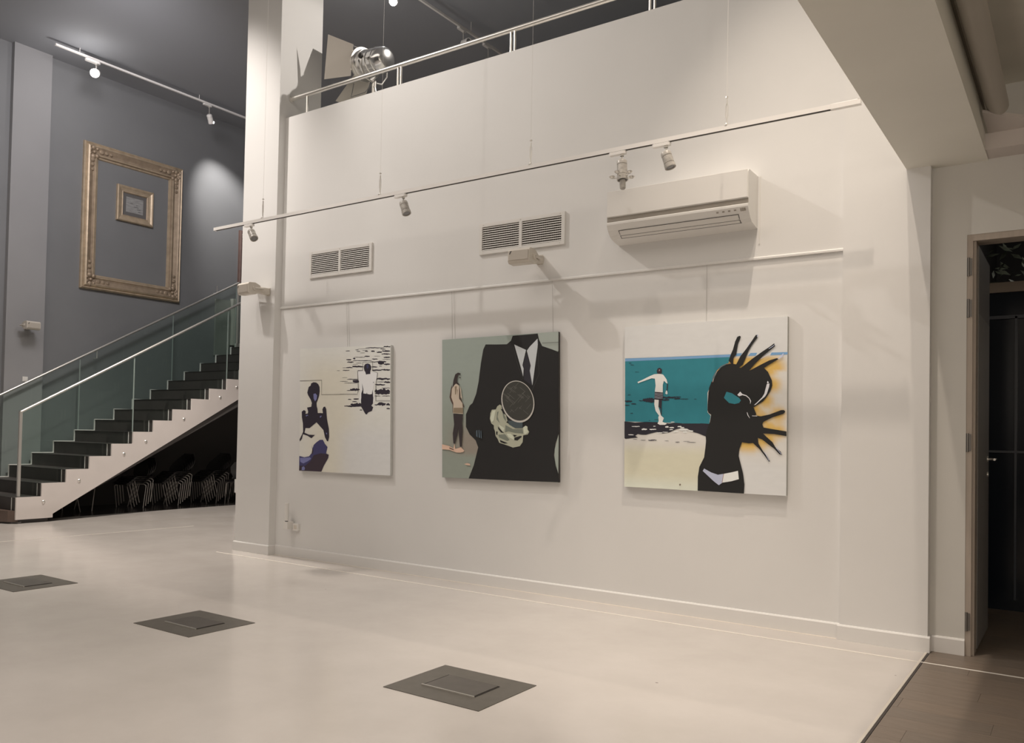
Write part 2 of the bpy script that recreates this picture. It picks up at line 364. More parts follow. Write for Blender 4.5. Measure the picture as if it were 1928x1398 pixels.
# ------------------------------------------------------------------ balcony rail
br = thing('balcony_railing', 'brushed steel handrail on twin posts along the top of the white wall', 'railing', (-4.5, 6.645, 5.225))
YRL = 6.645; ZRL = 5.475
MB().tube([(-7.905, YRL, ZRL), (-.9, YRL, ZRL)], .024, 16).build('handrail', STEEL, br)
MB().tube([(-7.905, YRL, ZRL), (-7.88, YRL, ZRL)], .034, 16).build('wall_flange', STEEL, br)
for xp in (-7.62, -6.17, -4.67, -3.17, -1.67):
    for dx in ((0, .046) if xp > -7 else (0,)):
        MB().tube([(xp+dx, YRL, 5.225), (xp+dx, YRL, ZRL-.015)], .0125, 10).build('post', STEEL, br)
    MB().lathe([(.035, 0), (.035, .006), (.0, .006)], (xp+.02, YRL, 5.225), (0, 0, 1)).build('post_foot', STEEL, br)

# ------------------------------------------------------------------ grilles
def grille(x0, x1, z0, z1, label):
    g = thing('ventilation_grille', label, 'vent', ((x0+x1)/2, YW, z0), 'ventilation grilles in the white wall')
    y0, y1 = YW-.022, YW; fw = .035; xm = (x0+x1)/2
    f = MB()
    f.box(x0, x1, y0, y1, z0, z0+fw); f.box(x0, x1, y0, y1, z1-fw, z1); f.box(x0, x0+fw, y0, y1, z0+fw, z1-fw); f.box(x1-fw, x1, y0, y1, z0+fw, z1-fw); f.box(xm-.016, xm+.016, y0, y1, z0+fw, z1-fw)
    f.build('frame', WHITEP, g)
    MB().box(x0+.01, x1-.01, YW-.0035, YW-.001, z0+.01, z1-.01).build('dark_backing', DGREY, g)
    v = MB()
    for i in range(44):
        x = x0+fw+.012+i*(x1-x0-2*fw-.02)/43
        if abs(x-xm) > .02: v.box(x-.0012, x+.0012, YW-.008, YW-.004, z0+fw, z1-fw)
    vo = v.build('vertical_vanes', GREYP, g); vo['kind'] = 'stuff'
    n = 11; me = None
    for sx0, sx1 in ((x0+fw, xm-.016), (xm+.016, x1-fw)):
        for i in range(n):
            z = z0+fw+(i+.5)*(z1-z0-2*fw)/n
            if me is None:
                s = MB().prism([(0, -.0195, -.006), (0, -.0185, -.0075), (0, -.0085, .004), (0, -.0095, .0055)], (sx1-sx0, 0, 0)).build('slat', WHITEP, g, world=False); me = s.data
            else:
                s = bpy.data.objects.new('slat', me); COL.objects.link(s); s.parent = g
            s.location = (sx0-g.location.x, 0, z-g.location.z)
    for sx in (x0+.05, xm, x1-.05):
        for sz in (z0+.017, z1-.017): MB().lathe([(.005, 0), (.004, .002), (0, .002)], (sx, y0, sz), (0, -1, 0), 8).build('screw', STEEL, g)
grille(-7.415, -6.418, 3.241, 3.549, 'white louvred vent grille nearest the column, above the bather painting')
grille(-4.948, -3.960, 3.253, 3.560, 'white louvred vent grille above the man-in-suit painting, speaker below it')

# ------------------------------------------------------------------ air conditioner
ac = thing('air_conditioner', 'white wall-mounted air conditioner above the teal beach painting', 'air conditioner', (-2.79, YW, 3.17))
X0, X1 = -3.405, -2.160
prof = [(6.575, 3.60), (6.365, 3.602), (6.345, 3.594), (6.338, 3.578), (6.338, 3.372), (6.350, 3.368), (6.350, 3.332), (6.336, 3.326), (6.338, 3.305), (6.365, 3.262), (6.40, 3.222), (6.435, 3.200), (6.47, 3.192), (6.575, 3.172)]
MB().prism([(X0, a_, b_) for a_, b_ in prof], (X1-X0, 0, 0)).build('body', WHITEP, ac, bevel=.003)
MB().box(X0+.004, X1-.004, 6.3305, 6.339, 3.374, 3.596).build('front_panel', WHITEP, ac, bevel=.003)
MB().box(X0+.004, X1+.0, 6.3445, 6.3500, 3.334, 3.367).build('accent_strip', GREYP, ac)
def slope(y): # a point of the lower front
    pts = prof[8:12]
    for (ya, za), (yb, zb) in zip(pts, pts[1:]):
        if ya <= y <= yb: return za+(zb-za)*(y-ya)/(yb-ya)
    return pts[-1][1]
fl = MB()
def strip(mb, xa, xb, ya, yb, off=.0035):
    a0, a1 = Vector((xa, ya-off*.8, slope(ya)-off*.6)), Vector((xb, ya-off*.8, slope(ya)-off*.6))
    b0, b1 = Vector((xa, yb-off*.8, slope(yb)-off*.6)), Vector((xb, yb-off*.8, slope(yb)-off*.6))
    mb.prism([a0, a1, b1, b0], (0, -.0012, -.0012))
fl = MB(); strip(fl, X0+.11, X1-.09, 6.372, 6.4, .0025); strip(fl, X0+.11, X1-.09, 6.4, 6.43, .0025); fl.build('louvre_flap', mat('flap_plastic', (.72, .70, .67), .35), ac)
gp = MB(); strip(gp, X0+.10, X1-.085, 6.369, 6.3712, .003); strip(gp, X0+.10, X1-.085, 6.403, 6.405, .0042); strip(gp, X0+.10, X1-.08, 6.4305, 6.4335, .003); strip(gp, X0+.10, X0+.104, 6.371, 6.43, .0035); strip(gp, X1-.089, X1-.085, 6.371, 6.43, .0035)
gp.build('flap_gap', DGREY, ac)
for i in range(4): q = MB(); strip(q, -2.42+i*.048, -2.402+i*.048, 6.346, 6.352, .003); q.build('indicator', GREYP, ac)
q = MB(); strip(q, -2.225, -2.215, 6.343, 6.356, .003); strip(q, -2.212, -2.198, 6.343, 6.349, .003); strip(q, -2.212, -2.198, 6.351, 6.356, .003); strip(q, -2.196, -2.182, 6.343, 6.356, .003); q.build('display_mark', GREYP, ac)
MB().box(X1+.012, X1+.020, YW-.006, YW, 3.05, 3.60).build('cable_cover', WHITEP, ac)

# ------------------------------------------------------------------ suspended track
YT, ZT = 6.0, 3.820
tr = thing('suspended_lighting_track', 'long pale lighting track hung on wires in front of the white wall', 'track', (-4.85, YT, ZT))
TX0, TX1 = -8.42, -1.262
b_ = MB()
hw = .018
b_.prism([(TX0, YT-hw, ZT-.017), (TX0, YT-hw, ZT+.017), (TX0, YT+hw, ZT+.017), (TX0, YT+hw, ZT-.017), (TX0, YT+.0155, ZT-.017), (TX0, YT+.0155, ZT+.008), (TX0, YT-.0155, ZT+.008), (TX0, YT-.0155, ZT-.017)], (TX1-TX0-.20, 0, 0))
b_.build('channel', TRACKM, tr)
MB().box(TX0+.01, TX1-.21, YT-.0150, YT+.0150, ZT-.0160, ZT+.0075).build('slot', DGREY, tr)
MB().box(TX1-.20, TX1, YT-hw-.001, YT+hw+.001, ZT-.020, ZT+.018).build('power_feed', TRACKM, tr, bevel=.002)
MB().box(TX0-.012, TX0+.004, YT-hw-.001, YT+hw+.001, ZT-.018, ZT+.018).build('end_cap', TRACKM, tr, bevel=.003)
MB().box(TX1-.02, TX1+.002, YT-hw-.002, YT+hw+.002, ZT+.018, ZT+.021).build('end_cap', TRACKM, tr)
for xh in (-7.567, -5.778, -3.984, -2.217):
    wv = MB().tube([(xh, YT, ZT+.02), (xh, YT, 8.0)], .0010, 6).build('suspension_wire', mat('steel_wire', (.74, .72, .69), .5), tr)
    tb = MB(); tb.lathe([(.0, 0), (.022, .0), (.022, .006), (.008, .014), (.005, .03), (.005, .045)], (xh, YT, ZT+.017), (0, 0, 1), 12)
    for s in (-1, 1): tb.tube([(xh, YT, ZT+.07), (xh+s*.008, YT, ZT+.09), (xh+s*.008, YT, ZT+.17), (xh, YT, ZT+.19)], .0038, 6)
    tb.tube([(xh, YT, ZT+.04), (xh, YT, ZT+.075)], .006, 6); tb.tube([(xh, YT, ZT+.185), (xh, YT, ZT+.215)], .006, 6)
    tb.lathe([(0, 0), (.011, .004), (.011, .014), (0, .02)], (xh, YT, ZT+.225), (0, 0, 1), 8)
    tb.build('turnbuckle', STEEL, wv)

def spotlight(loc, aim, label, group=None, style='grey', scale=1.0, lit=None, drop=.06, frill=False, head_len=.105):
    """a track spotlight: adapter in the track at loc, head aimed along aim"""
    t = thing('track_spotlight', label, 'spotlight', loc, group)
    bod = TRACKM if style == 'white' else LAMPG
    k = scale; loc = Vector(loc)
    ad = MB()
    ax_ = Vector((1, 0, 0)) if style != 'ceiling_y' else Vector((0, 1, 0))
    if group and 'ceiling' in group: ax_ = Vector((0, 1, 0))
    sd = Vector((ax_.y, ax_.x, 0))
    outl = [(-.055, .010), (-.045, .016), (.045, .016), (.055, .010), (.055, -.010), (.045, -.016), (-.045, -.016), (-.055, -.010)]
    ad.prism([loc+ax_*u*k+sd*v*k+Vector((0, 0, -.004*k)) for u, v in outl], (0, 0, -.018*k))
    ad.build('adapter', TRACKM, t)
    d = Vector(aim).normalized()
    j = loc+ax_*.028*k+Vector((0, 0, -.022*k)); e = j+Vector((0, 0, -drop*k))
    st = MB().tube([j, e], .0055*k, 8); st.lathe([(.012*k, 0), (.012*k, .012*k), (.006*k, .016*k)], j+Vector((0, 0, -.012*k)), (0, 0, 1), 10)
    st.build('stem', STEEL, t)
    R_ = .031*k; L = head_len*k
    hd_ = MB(); o = e-d*.012*k
    hd_.lathe([(0, 0), (R_*.55, 0), (R_*.9, .006*k), (R_, .012*k), (R_, .030*k), (R_*.93, .032*k), (R_*.93, .038*k), (R_, .040*k), (R_, L*.72), (R_*.94, L*.73), (R_*.94, L*.77), (R_*1.08, L*.79), (R_*1.08, L), (R_*.85, L), (R_*.85, L*.93), (0, L*.93)], o, d, 20)
    head = hd_.build('lamp_head', bod, t)
    MB().lathe([(R_*.84, L*.945), (R_*.5, L*.96), (0, L*.965)], o, d, 18).build('lens', lit or mat('unlit_lens', (.25, .25, .26), .12), head)
    if frill:
        pt = d.orthogonal().normalized(); p2 = d.cross(pt)
        for i in range(5):
            an = i*2*math.pi/5+.5; rd_ = pt*math.cos(an)+p2*math.sin(an); tg = d.cross(rd_)
            c = o+d*L*.86
            fl_ = MB(); fl_.tube([c+rd_*R_, c+rd_*R_*1.7], .004*k, 6)
            fl_.lathe([(0, 0), (.010*k, .001), (.016*k, .006*k), (.018*k, .010*k), (.015*k, .008*k), (0, .003*k)], c+rd_*R_*2.0-d*.004, -d, 12)
            fl_.build('round_flap', STEEL, head)
        MB().lathe([(R_*.62, 0), (R_*.58, .05*k), (R_*.45, .055*k), (0, .055*k)], o+d*L, d, 14).build('snout', bod, head)
    return t
zt = ZT-.015
spotlight((-7.80, YT, zt), (.62, -.15, -.72), 'spotlight at the column end of the suspended track, tilted sideways', 'spotlights on the suspended track', drop=.045, scale=1.35)
spotlight((-5.50, YT, zt), (.40, -.05, -.90), 'lone spotlight on the suspended track beside the second wire', 'spotlights on the suspended track', drop=.045, scale=1.35)
spotlight((-3.13, YT, zt), (.10, -.10, -1), 'spotlight with a ring of round flaps, hanging over the air conditioner', 'spotlights on the suspended track', frill=True, head_len=.13, drop=.045, scale=1.35)
spotlight((-2.745, YT, zt), (.33, .0, -.95), 'plain spotlight next to the round-flapped one, upper right of the air conditioner', 'spotlights on the suspended track', drop=.045, scale=1.35)

# ceiling tracks (run away from the viewer)
def ceiling_track(x, y0, y1, z, label):
    t = thing('ceiling_lighting_track', label, 'track', (x, (y0+y1)/2, z))
    c = MB(); c.box(x-.018, x+.018, y0, y1, z, z+.034)
    c.build('channel', TRACKM, t); MB().box(x-.02, x+.02, y0-.012, y0+.004, z-.001, z+.035).build('end_cap', TRACKM, t)
    for y in (y0+.4, (y0+y1)/2, y1-.4): MB().tube([(x, y, z+.034), (x, y, 8.0)], .006, 8).build('ceiling_rod', TRACKM, t)
ceiling_track(-14.30, 6.99, 12.5, 7.88, 'lighting track near the ceiling in front of the grey wall')
ceiling_track(-8.02, 8.0, 12.6, 7.80, 'lighting track on the dark ceiling over the balcony')
g_ = 'spotlights under the ceiling tracks'
spotlight((-14.30, 7.62, 7.88), (.78, -.52, -.38), 'glaring spotlight aimed out into the hall above the big gold frame', g_, 'white', 2.3, lit=BULB, drop=.07)
spotlight((-14.30, 9.93, 7.88), (-.30, .55, -.78), 'lit spotlight throwing a pool of light on the grey wall', g_, 'white', 1.7, lit=BULB2, drop=.10)
spotlight((-8.02, 10.06, 7.80), (.85, -.25, -.12), 'level spotlight on the balcony ceiling track, seen over the handrail', g_, 'white', 1.7, drop=.11)
spotlight((-8.02, 10.72, 7.80), (-.45, .1, -.9), 'tilted spotlight on the balcony ceiling track, seen under the handrail', g_, 'white', 1.7, drop=.11)
spotlight((-8.02, 8.50, 7.80), (.45, -.75, -.5), 'glaring spotlight over the balcony at the top edge of the view', g_, 'white', 1.7, lit=BULB, drop=.12)

# ------------------------------------------------------------------ theatre lamp on the balcony
tl = thing('theatre_lantern', 'shiny chrome theatre lantern with barn doors on a stand behind the balcony rail', 'stage light', (-7.08, 7.3, 4.30))
C0 = Vector((-7.33, 7.28, 6.005)); D = Vector((-.97, .10, .10)).normalized()
bd = MB(); bd.lathe([(0, -.44), (.10, -.44), (.13, -.42), (.145, -.38), (.15, -.36), (.150, -.30), (.158, -.295), (.158, -.28), (.150, -.275), (.150, -.20), (.160, -.195), (.160, -.18), (.150, -.175), (.150, -.10), (.165, -.09), (.165, -.02), (.175, -.015), (.175, 0), (.150, 0), (.150, -.03), (0, -.04)], C0, D, 28)
bd.build('lamp_housing', CHROME, tl)
MB().lathe([(.148, -.02), (.11, .012), (.06, .025), (0, .03)], C0, D, 24).build('fresnel_lens', mat('lens_glass', (.55, .58, .58), .1), tl)
sA = Vector((0, 0, 1)); sA = (sA-D*sA.dot(D)).normalized(); sB = D.cross(sA)
MB().lathe([(.205, 0), (.205, .018), (.165, .018), (.165, 0), (.205, 0)], C0, D, 28).build('colour_frame_ring', STEEL, tl)
BARN = mat('barn_door_metal', (.50, .47, .43), .35, .5)
for k, (up, out) in enumerate(((sA, .10), (-sA, .30), (sB, .22), (-sB, .22))):
    sd = D.cross(up).normalized()
    a0 = C0+D*.02+up*.17; tip = a0+D*.22+up*out
    if k == 0: tip = a0+D*.30+up*.14
    hw0, hw1 = (.19, .27) if k > 1 else (.13, .20)
    MB().prism([a0-sd*hw0, a0+sd*hw0, tip+sd*hw1, tip-sd*hw1], D*.003+up*.002).build('barn_door', BARN, tl)
    MB().tube([a0-sd*.12, a0+sd*.12], .008, 8).build('hinge', STEEL, tl)
yk = MB(); mid = C0-D*.2
for s in (-1, 1): yk.tube([mid+sB*s*.165, mid+sB*s*.20, mid+sB*s*.20+Vector((0, 0, -.12)), mid+sB*s*.12+Vector((0, 0, -.24)), mid+Vector((0, 0, -.26))], .010, 8)
yk.build('yoke', STEEL, tl)
for s in (-1, 1): MB().lathe([(.03, 0), (.034, .01), (.03, .03), (0, .03)], mid+sB*s*.2, sB*s, 12).build('yoke_knob', DGREY, tl)
stb = mid+Vector((0, 0, -.26))
MB().tube([stb+Vector((0, 0, .02)), stb+Vector((0, 0, -.14))], .028, 12).build('clamp', STEEL, tl)
MB().tube([stb+Vector((.02, -.02, -.06)), stb+Vector((.07, -.05, -.10)), stb+Vector((.075, -.05, -.14))], .009, 8).build('wing_screw', STEEL, tl)
MB().tube([stb+Vector((0, 0, -.12)), Vector((stb.x, stb.y, 4.34))], .014, 10).build('stand_pole', CHROME, tl)
lgm = MB()
for i in range(3):
    an = i*2.094+.4; lgm = MB().tube([Vector((stb.x, stb.y, 4.62)), Vector((stb.x+.4*math.cos(an), stb.y+.4*math.sin(an), 4.315))], .011, 8); lgm.build('leg', CHROME, tl)
cbl = MB().tube([C0-D*.35+Vector((0, 0, -.13)), C0-D*.15+Vector((0, -.1, -.40)), C0+D*.12+Vector((0, -.1, -.42)), C0+D*.10+Vector((0, -.08, -.25))], .005, 6); cbl.build('cable', mat('grey_cable', (.20, .2, .2), .5), tl)

# ------------------------------------------------------------------ loudspeakers
def speaker(loc, ang, label, wall, tilt=0.0, kind=0):
    """cabinet centre at loc, wall point where the bracket is screwed"""
    t = thing('wall_loudspeaker', label, 'loudspeaker', loc)
    loc = Vector(loc); Rz = Matrix.Rotation(ang, 3, 'Z') @ Matrix.Rotation(tilt, 3, 'X')
    L, W_, H_ = .115, .085, .070
    out = [(-W_, -H_*.7), (-W_*.75, -H_), (W_*.2, -H_), (W_, -H_*.5), (W_, H_*.5), (W_*.2, H_), (-W_*.75, H_), (-W_, H_*.7)]
    b = MB(); b.prism([loc+Rz @ Vector((-L, v, z)) for v, z in out], Rz @ Vector((2*L, 0, 0))); b.build('cabinet', CREAMP, t, bevel=.006)
    g = MB(); g.prism([loc+Rz @ Vector((x, -W_-.001, z)) for x, z in ((-L+.012, -H_*.62), (L-.012, -H_*.62), (L-.012, H_*.62), (-L+.012, H_*.62))], Rz @ Vector((0, -.004, 0))); g.build('grille', mat('speaker_grille', (.46, .42, .37), .6, bump=.4, bscale=400), t)
    mk = MB(); mk.prism([loc+Rz @ Vector((x, -W_-.005, z)) for x, z in ((-L+.018, .012), (-L+.03, .040), (-L+.042, .044), (-L+.028, .014))], Rz @ Vector((0, -.0015, 0))); mk.build('corner_mark', DGREY, t)
    ub = MB(); ub.tube([loc+Rz @ Vector((-L-.012, 0, 0)), loc+Rz @ Vector((-L-.012, W_+.03, 0)), loc+Rz @ Vector((L+.012, W_+.03, 0)), loc+Rz @ Vector((L+.012, 0, 0))], .010, 8)
    ub.tube([loc+Rz @ Vector((.03, W_+.03, 0)), Vector(wall)], .014, 8)
    for s in (-1, 1): ub.lathe([(.026, 0), (.026, .012), (0, .012)], loc+Rz @ Vector((s*L, 0, 0)), Rz @ Vector((s, 0, 0)), 12)
    ub.build('bracket', CREAMP, t)
    rear = loc+Rz @ Vector((.03, W_-.01, -.005)); wl = Vector(wall); ax3 = (wl-rear); 
    blk = MB(); hv = Vector((0, 0, .038)); sv = ax3.normalized().cross(Vector((0, 0, 1))).normalized()*.042
    blk.obox((rear+wl)/2, ax3/2, sv, hv); blk.build('swivel_arm', CREAMP, t, bevel=.008)
    n = Vector((0, -1, 0)) if kind == 0 else Vector((1, 0, 0))
    sd = Vector((n.y, n.x, 0)) if kind == 0 else Vector((0, 1, 0))
    MB().obox(Vector(wall)+n*.004, sd*.03, Vector((0, 0, .045)), n*.004).build('wall_plate', CREAMP, t)
speaker((-4.245, 6.30, 3.110), math.radians(3), 'cream loudspeaker bracketed under the right-hand vent grille', (-4.235, YW, 3.135), math.radians(-4))
speaker((-8.11, 6.26, 3.130), math.radians(-6), 'cream loudspeaker bracketed to the front of the white column', (-8.02, YC, 3.12), math.radians(4))
speaker((-14.80, 6.97, 3.165), math.radians(92), 'cream loudspeaker on the grey pilaster above the stair rail', (-15.02, 6.99, 3.16), 0, 1)

# ------------------------------------------------------------------ sockets and switches
sk = thing('wall_socket', 'white wall socket low beside the column with a plug-in device', 'socket', (-7.53, YW, .35))
MB().box(-7.575, -7.485, YW-.032, YW, .31, .395).build('socket_box', WHITEP, sk, bevel=.004)
MB().box(-7.555, -7.505, YW-.034, YW-.032, .33, .375).build('socket_face', CREAMP, sk)
lt = thing('plug_in_night_light', 'slim upright white plug-in lamp standing out from the low wall socket', 'night light', (-7.62, 6.5, .36))
MB().tube([(-7.62, 6.49, .425), (-7.62, 6.49, .62)], .024, 14).build('tube', WHITEP, lt)
MB().lathe([(.026, 0), (.024, .008), (0, .010)], (-7.62, 6.49, .62), (0, 0, 1), 14).build('cap', WHITEP, lt)
MB().box(-7.645, -7.576, 6.465, 6.56, .33, .415).build('plug_body', WHITEP, lt, bevel=.004)
MB().box(-7.632, -7.608, 6.478, 6.502, .414, .428).build('neck', DGREY, lt)
sw = thing('light_switch', 'small white switch plate on the grey pilaster above the handrail', 'switch', (-15.02, 7.0, 2.26))
MB().box(-15.02, -15.008, 6.955, 7.04, 2.215, 2.30).build('plate', WHITEP, sw, bevel=.002)
MB().box(-15.008, -15.003, 6.97, 7.025, 2.23, 2.285).build('rocker', WHITEP, sw)

# ------------------------------------------------------------------ floor boxes
FBM = mat('dark_floor_plate', (.125, .115, .10), .38, .2, noise=.08, nscale=12)
FBL = mat('dark_floor_lid', (.115, .105, .095), .32, .3, noise=.08, nscale=12)
fb = thing('floor_box', 'dark floor box nearest the viewer, in front of the teal beach painting', 'floor box', (-3.013, 3.895, 0), 'floor boxes in a row')
MB().box(-.347, .347, -.287, .287, 0, .004).build('plate', FBM, fb, world=False)
MB().box(-.180, .185, -.12, .12, .004, .0085).build('lid', FBL, fb, world=False)
rm = MB(); rm.box(-.190, -.186, -.126, .126, .004, .007); rm.box(.191, .195, -.126, .126, .004, .007); rm.box(-.190, .195, .122, .126, .004, .007); rm.build('lid_gap', DGREY, fb, world=False)
MB().box(-.192, .197, -.130, -.122, .004, .012).build('lid_edge', STEEL, fb, world=False)
for loc, lb in (((-5.575, 3.885, 0), 'dark floor box in the middle of the row, left of the nearest one'), ((-8.155, 3.885, 0), 'dark floor box farthest along the row, cut by the frame edge')):
    c = copy_tree(fb); c.location = loc; c['label'] = lb

# ------------------------------------------------------------------ paintings
def crop(ox, oy, s): return lambda pts: [(ox+x/s, oy+y/s) for x, y in pts]
class Picture:
    """canvas whose front stands at plane Y = y; paint goes on in thin layers"""
    def __init__(s, name, label, corners, y, thick, side, cfun, wires):
        s.y = y; s.n = 0
        q = [P(*c, 'Y', y) for c in corners]           # TL TR BR BL
        s.t = thing(name, label, 'painting', ((q[0].x+q[1].x)/2, y, (q[0].z+q[2].z)/2))
        N = 48; bm = bmesh.new(); lay = bm.loops.layers.float_color.new('paint')
        vv = {}
        for i in range(N+1):
            for j in range(N+1):
                u, v = i/N, j/N
                vv[i, j] = bm.verts.new((q[0]*(1-u)+q[1]*u)*(1-v)+(q[3]*(1-u)+q[2]*u)*v)
        for i in range(N):
            for j in range(N):
                ks = ((i, j), (i+1, j), (i+1, j+1), (i, j+1)); f = bm.faces.new([vv[k] for k in ks])
                for lp, k in zip(f.loops, ks): lp[lay] = (*cfun(k[0]/N, k[1]/N), 1)
        for v in bm.verts: v.co -= s.t.location
        me = bpy.data.meshes.new('painted_surface'); bm.to_mesh(me); bm.free(); me.materials.append(attr_mat('oil_paint'))
        o = bpy.data.objects.new('painted_surface', me); COL.objects.link(o); o.parent = s.t
        m = MB().prism([p+Vector((0, .0006, 0)) for p in q], (0, thick, 0)); m.build('canvas_edge', side, s.t)
        for a_, b2 in wires:
            tp = P(*a_, 'Y', YW-.012); bt = P(*b2, 'Y', y+thick*.5)
            MB().tube([(tp.x, YW-.012, 2.925), (bt.x, y+thick+.004, bt.z+.002), (bt.x, y+thick+.004, bt.z-.03)], .0011, 5).build('hanging_wire', mat('grey_wire', (.36, .35, .33), .5), s.t)
    def paint(s, name, col, polys, rough=.65, label=None, noise=.0):
        s.n += 1; y0_ = s.y-.0005*s.n; out = []
        single = len(polys) <= 6; m = None
        key = 'paint_%d_%d_%d' % tuple(int(v*999) for v in col)
        mm = mat(key, col, rough, noise=noise, nscale=10) if noise else mat(key, col, rough)
        for ip, pl in enumerate(polys):
            y = y0_-.00035*ip/len(polys)
            if m is None: m = MB()
            pp_ = [P(x, yy, 'Y', y) for x, yy in pl]
            tris = tessellate_polygon([[Vector((p.x, p.z, 0)) for p in pp_]])
            m._new(pp_, [tuple(t_) for t_ in tris])
            if single: m.build(name, mm, s.t); m = None
        if m is not None: m.build(name, mm, s.t)['kind'] = 'stuff'
def band(pts, w):
    """thin brush line through pts"""
    L, R = [], []
    for i, p in enumerate(pts):
        a_ = pts[max(0, i-1)]; b2 = pts[min(len(pts)-1, i+1)]
        dx, dy = b2[0]-a_[0], b2[1]-a_[1]; l = math.hypot(dx, dy) or 1
        ww = w[i] if isinstance(w, (list, tuple)) else w
        L.append((p[0]-dy/l*ww/2, p[1]+dx/l*ww/2)); R.append((p[0]+dy/l*ww/2, p[1]-dx/l*ww/2))
    return L+R[::-1]
def mixc(a_, b2, t): t = max(0, min(1, t)); return tuple(x*(1-t)+y_*t for x, y_ in zip(a_, b2))
def smooth(x, a_, b2): t = max(0, min(1, (x-a_)/(b2-a_))); return t*t*(3-2*t)
def streak(x0, x1, y, h, rnd, n=12):
    """a tapering, wavering horizontal brush stroke"""
    up, dn = [], []
    for i in range(n+1):
        t = i/n; x = x0+(x1-x0)*t; e = h*.5*(math.sin(math.pi*min(1, max(0, t*.96+.02))))**.35
        w_ = rnd.uniform(-.15, .15)*h
        up.append((x, y-e*rnd.uniform(.6, 1.1)+w_)); dn.append((x, y+e*rnd.uniform(.6, 1.1)+w_))
    return up+dn[::-1]

# --- painting 1: bather and sea
c_cream, c_warm, c_white = A(216, 204, 186), A(215, 200, 175), A(212, 201, 188)
def f1(u, v):
    c = mixc(c_cream, c_warm, smooth(u, -.1, .3)*(1-smooth(u, .45, .75)))
    c = mixc(c, c_cream, 1-smooth(v, .0, .25))
    c = mixc(c, c_white, smooth(v, .55, .75)*smooth(u, .35, .6)*.8)
    return c
p1 = Picture('woman_and_swimmer_painting', 'painting of a dark seated woman and a swimmer in streaked water, nearest the column',
             [(565, 656.5), (735.6, 649), (734.6, 895), (564, 885.5)], 6.535, .036, mat('canvas_side_cream', A(190, 180, 165), .7), f1, [((652, 570), (652, 651)), ((655.5, 570), (655.5, 651))])
INK = A(44, 36, 44); NAVY = A(58, 56, 82)
rn = random.Random(5)
k2 = crop(640, 640, 9.98)
wv = []
for x0, x1, yy, hh in ((820, 950, 122, 22), (480, 830, 145, 16), (110, 190, 203, 14), (290, 350, 183, 12), (310, 385, 210, 12), (330, 560, 165, 6), (470, 530, 210, 16), (585, 655, 208, 26), (690, 790, 225, 26), (790, 945, 205, 28), (760, 860, 170, 14), (380, 470, 240, 8), (780, 948, 260, 22), (120, 215, 368, 24), (245, 290, 345, 30), (260, 470, 320, 10), (460, 560, 303, 22), (600, 710, 355, 18), (820, 945, 322, 24), (135, 260, 412, 22), (240, 600, 385, 13), (570, 720, 408, 16), (700, 870, 405, 36), (715, 830, 430, 60), (820, 945, 452, 26), (230, 450, 498, 30), (110, 240, 515, 20), (50, 110, 520, 8), (590, 705, 503, 20), (735, 790, 488, 12), (50, 180, 568, 14), (600, 780, 565, 24), (770, 945, 558, 26), (330, 430, 572, 12), (130, 350, 735, 14), (240, 370, 770, 60), (0, 150, 774, 8), (80, 330, 805, 10), (670, 945, 728, 36), (710, 850, 785, 10), (830, 945, 790, 34), (660, 850, 835, 26), (780, 945, 900, 12), (190, 370, 930, 40), (130, 330, 945, 14), (655, 940, 960, 80), (660, 940, 1000, 40), (650, 760, 1048, 12), (790, 940, 1048, 12), (150, 215, 1112, 16), (255, 355, 1105, 24), (230, 320, 1155, 16), (200, 420, 1210, 56), (80, 400, 1240, 26), (650, 760, 1215, 20), (700, 860, 1200, 60), (870, 940, 1210, 40), (875, 940, 1285, 24), (370, 420, 1312, 14), (-60, 0, 572, 7), (300, 410, 430, 8), (420, 520, 195, 6), (40, 140, 705, 5), (240, 340, 455, 6), (640, 760, 300, 6), (800, 945, 360, 9)):
    wv.append(k2(streak(x0, x1, yy, hh*1.15, rn)))
p1.paint('painted_waves', INK, wv)
k1 = crop(540, 640, 9.98); k3 = crop(550, 760, 10.356)
p1.paint('painted_swimmer', A(226, 214, 202), [k2([(330, 600), (350, 580), (440, 575), (480, 600), (590, 600), (640, 590), (700, 620), (690, 720), (640, 830), (625, 900), (640, 1000), (650, 1150), (600, 1200), (390, 1180), (360, 1130), (380, 1000), (375, 850), (350, 740)])])
p1.paint('painted_swimmer_trunks', INK, [k2([(430, 1000), (500, 1008), (507, 980), (515, 1010), (560, 1020), (610, 1010), (628, 1080), (620, 1190), (590, 1230), (625, 1260), (600, 1330), (530, 1358), (505, 1395), (480, 1390), (440, 1320), (400, 1250), (395, 1130), (405, 1050)]),
    k2([(415, 810), (440, 920), (440, 1000), (410, 1060), (400, 1130), (402, 1000), (425, 930)]), k2([(612, 930), (618, 1000), (626, 1100), (612, 1100), (602, 1000)]), k2([(630, 780), (640, 790), (620, 810)]),
    k2([(450, 520), (455, 480), (480, 448), (520, 438), (560, 450), (585, 490), (585, 545), (570, 580), (570, 635), (510, 640), (490, 648), (478, 600), (460, 570)])])
p1.paint('painted_highlight', NAVY, [k2([(500, 470), (515, 455), (535, 460), (540, 510), (515, 540), (500, 510)])])
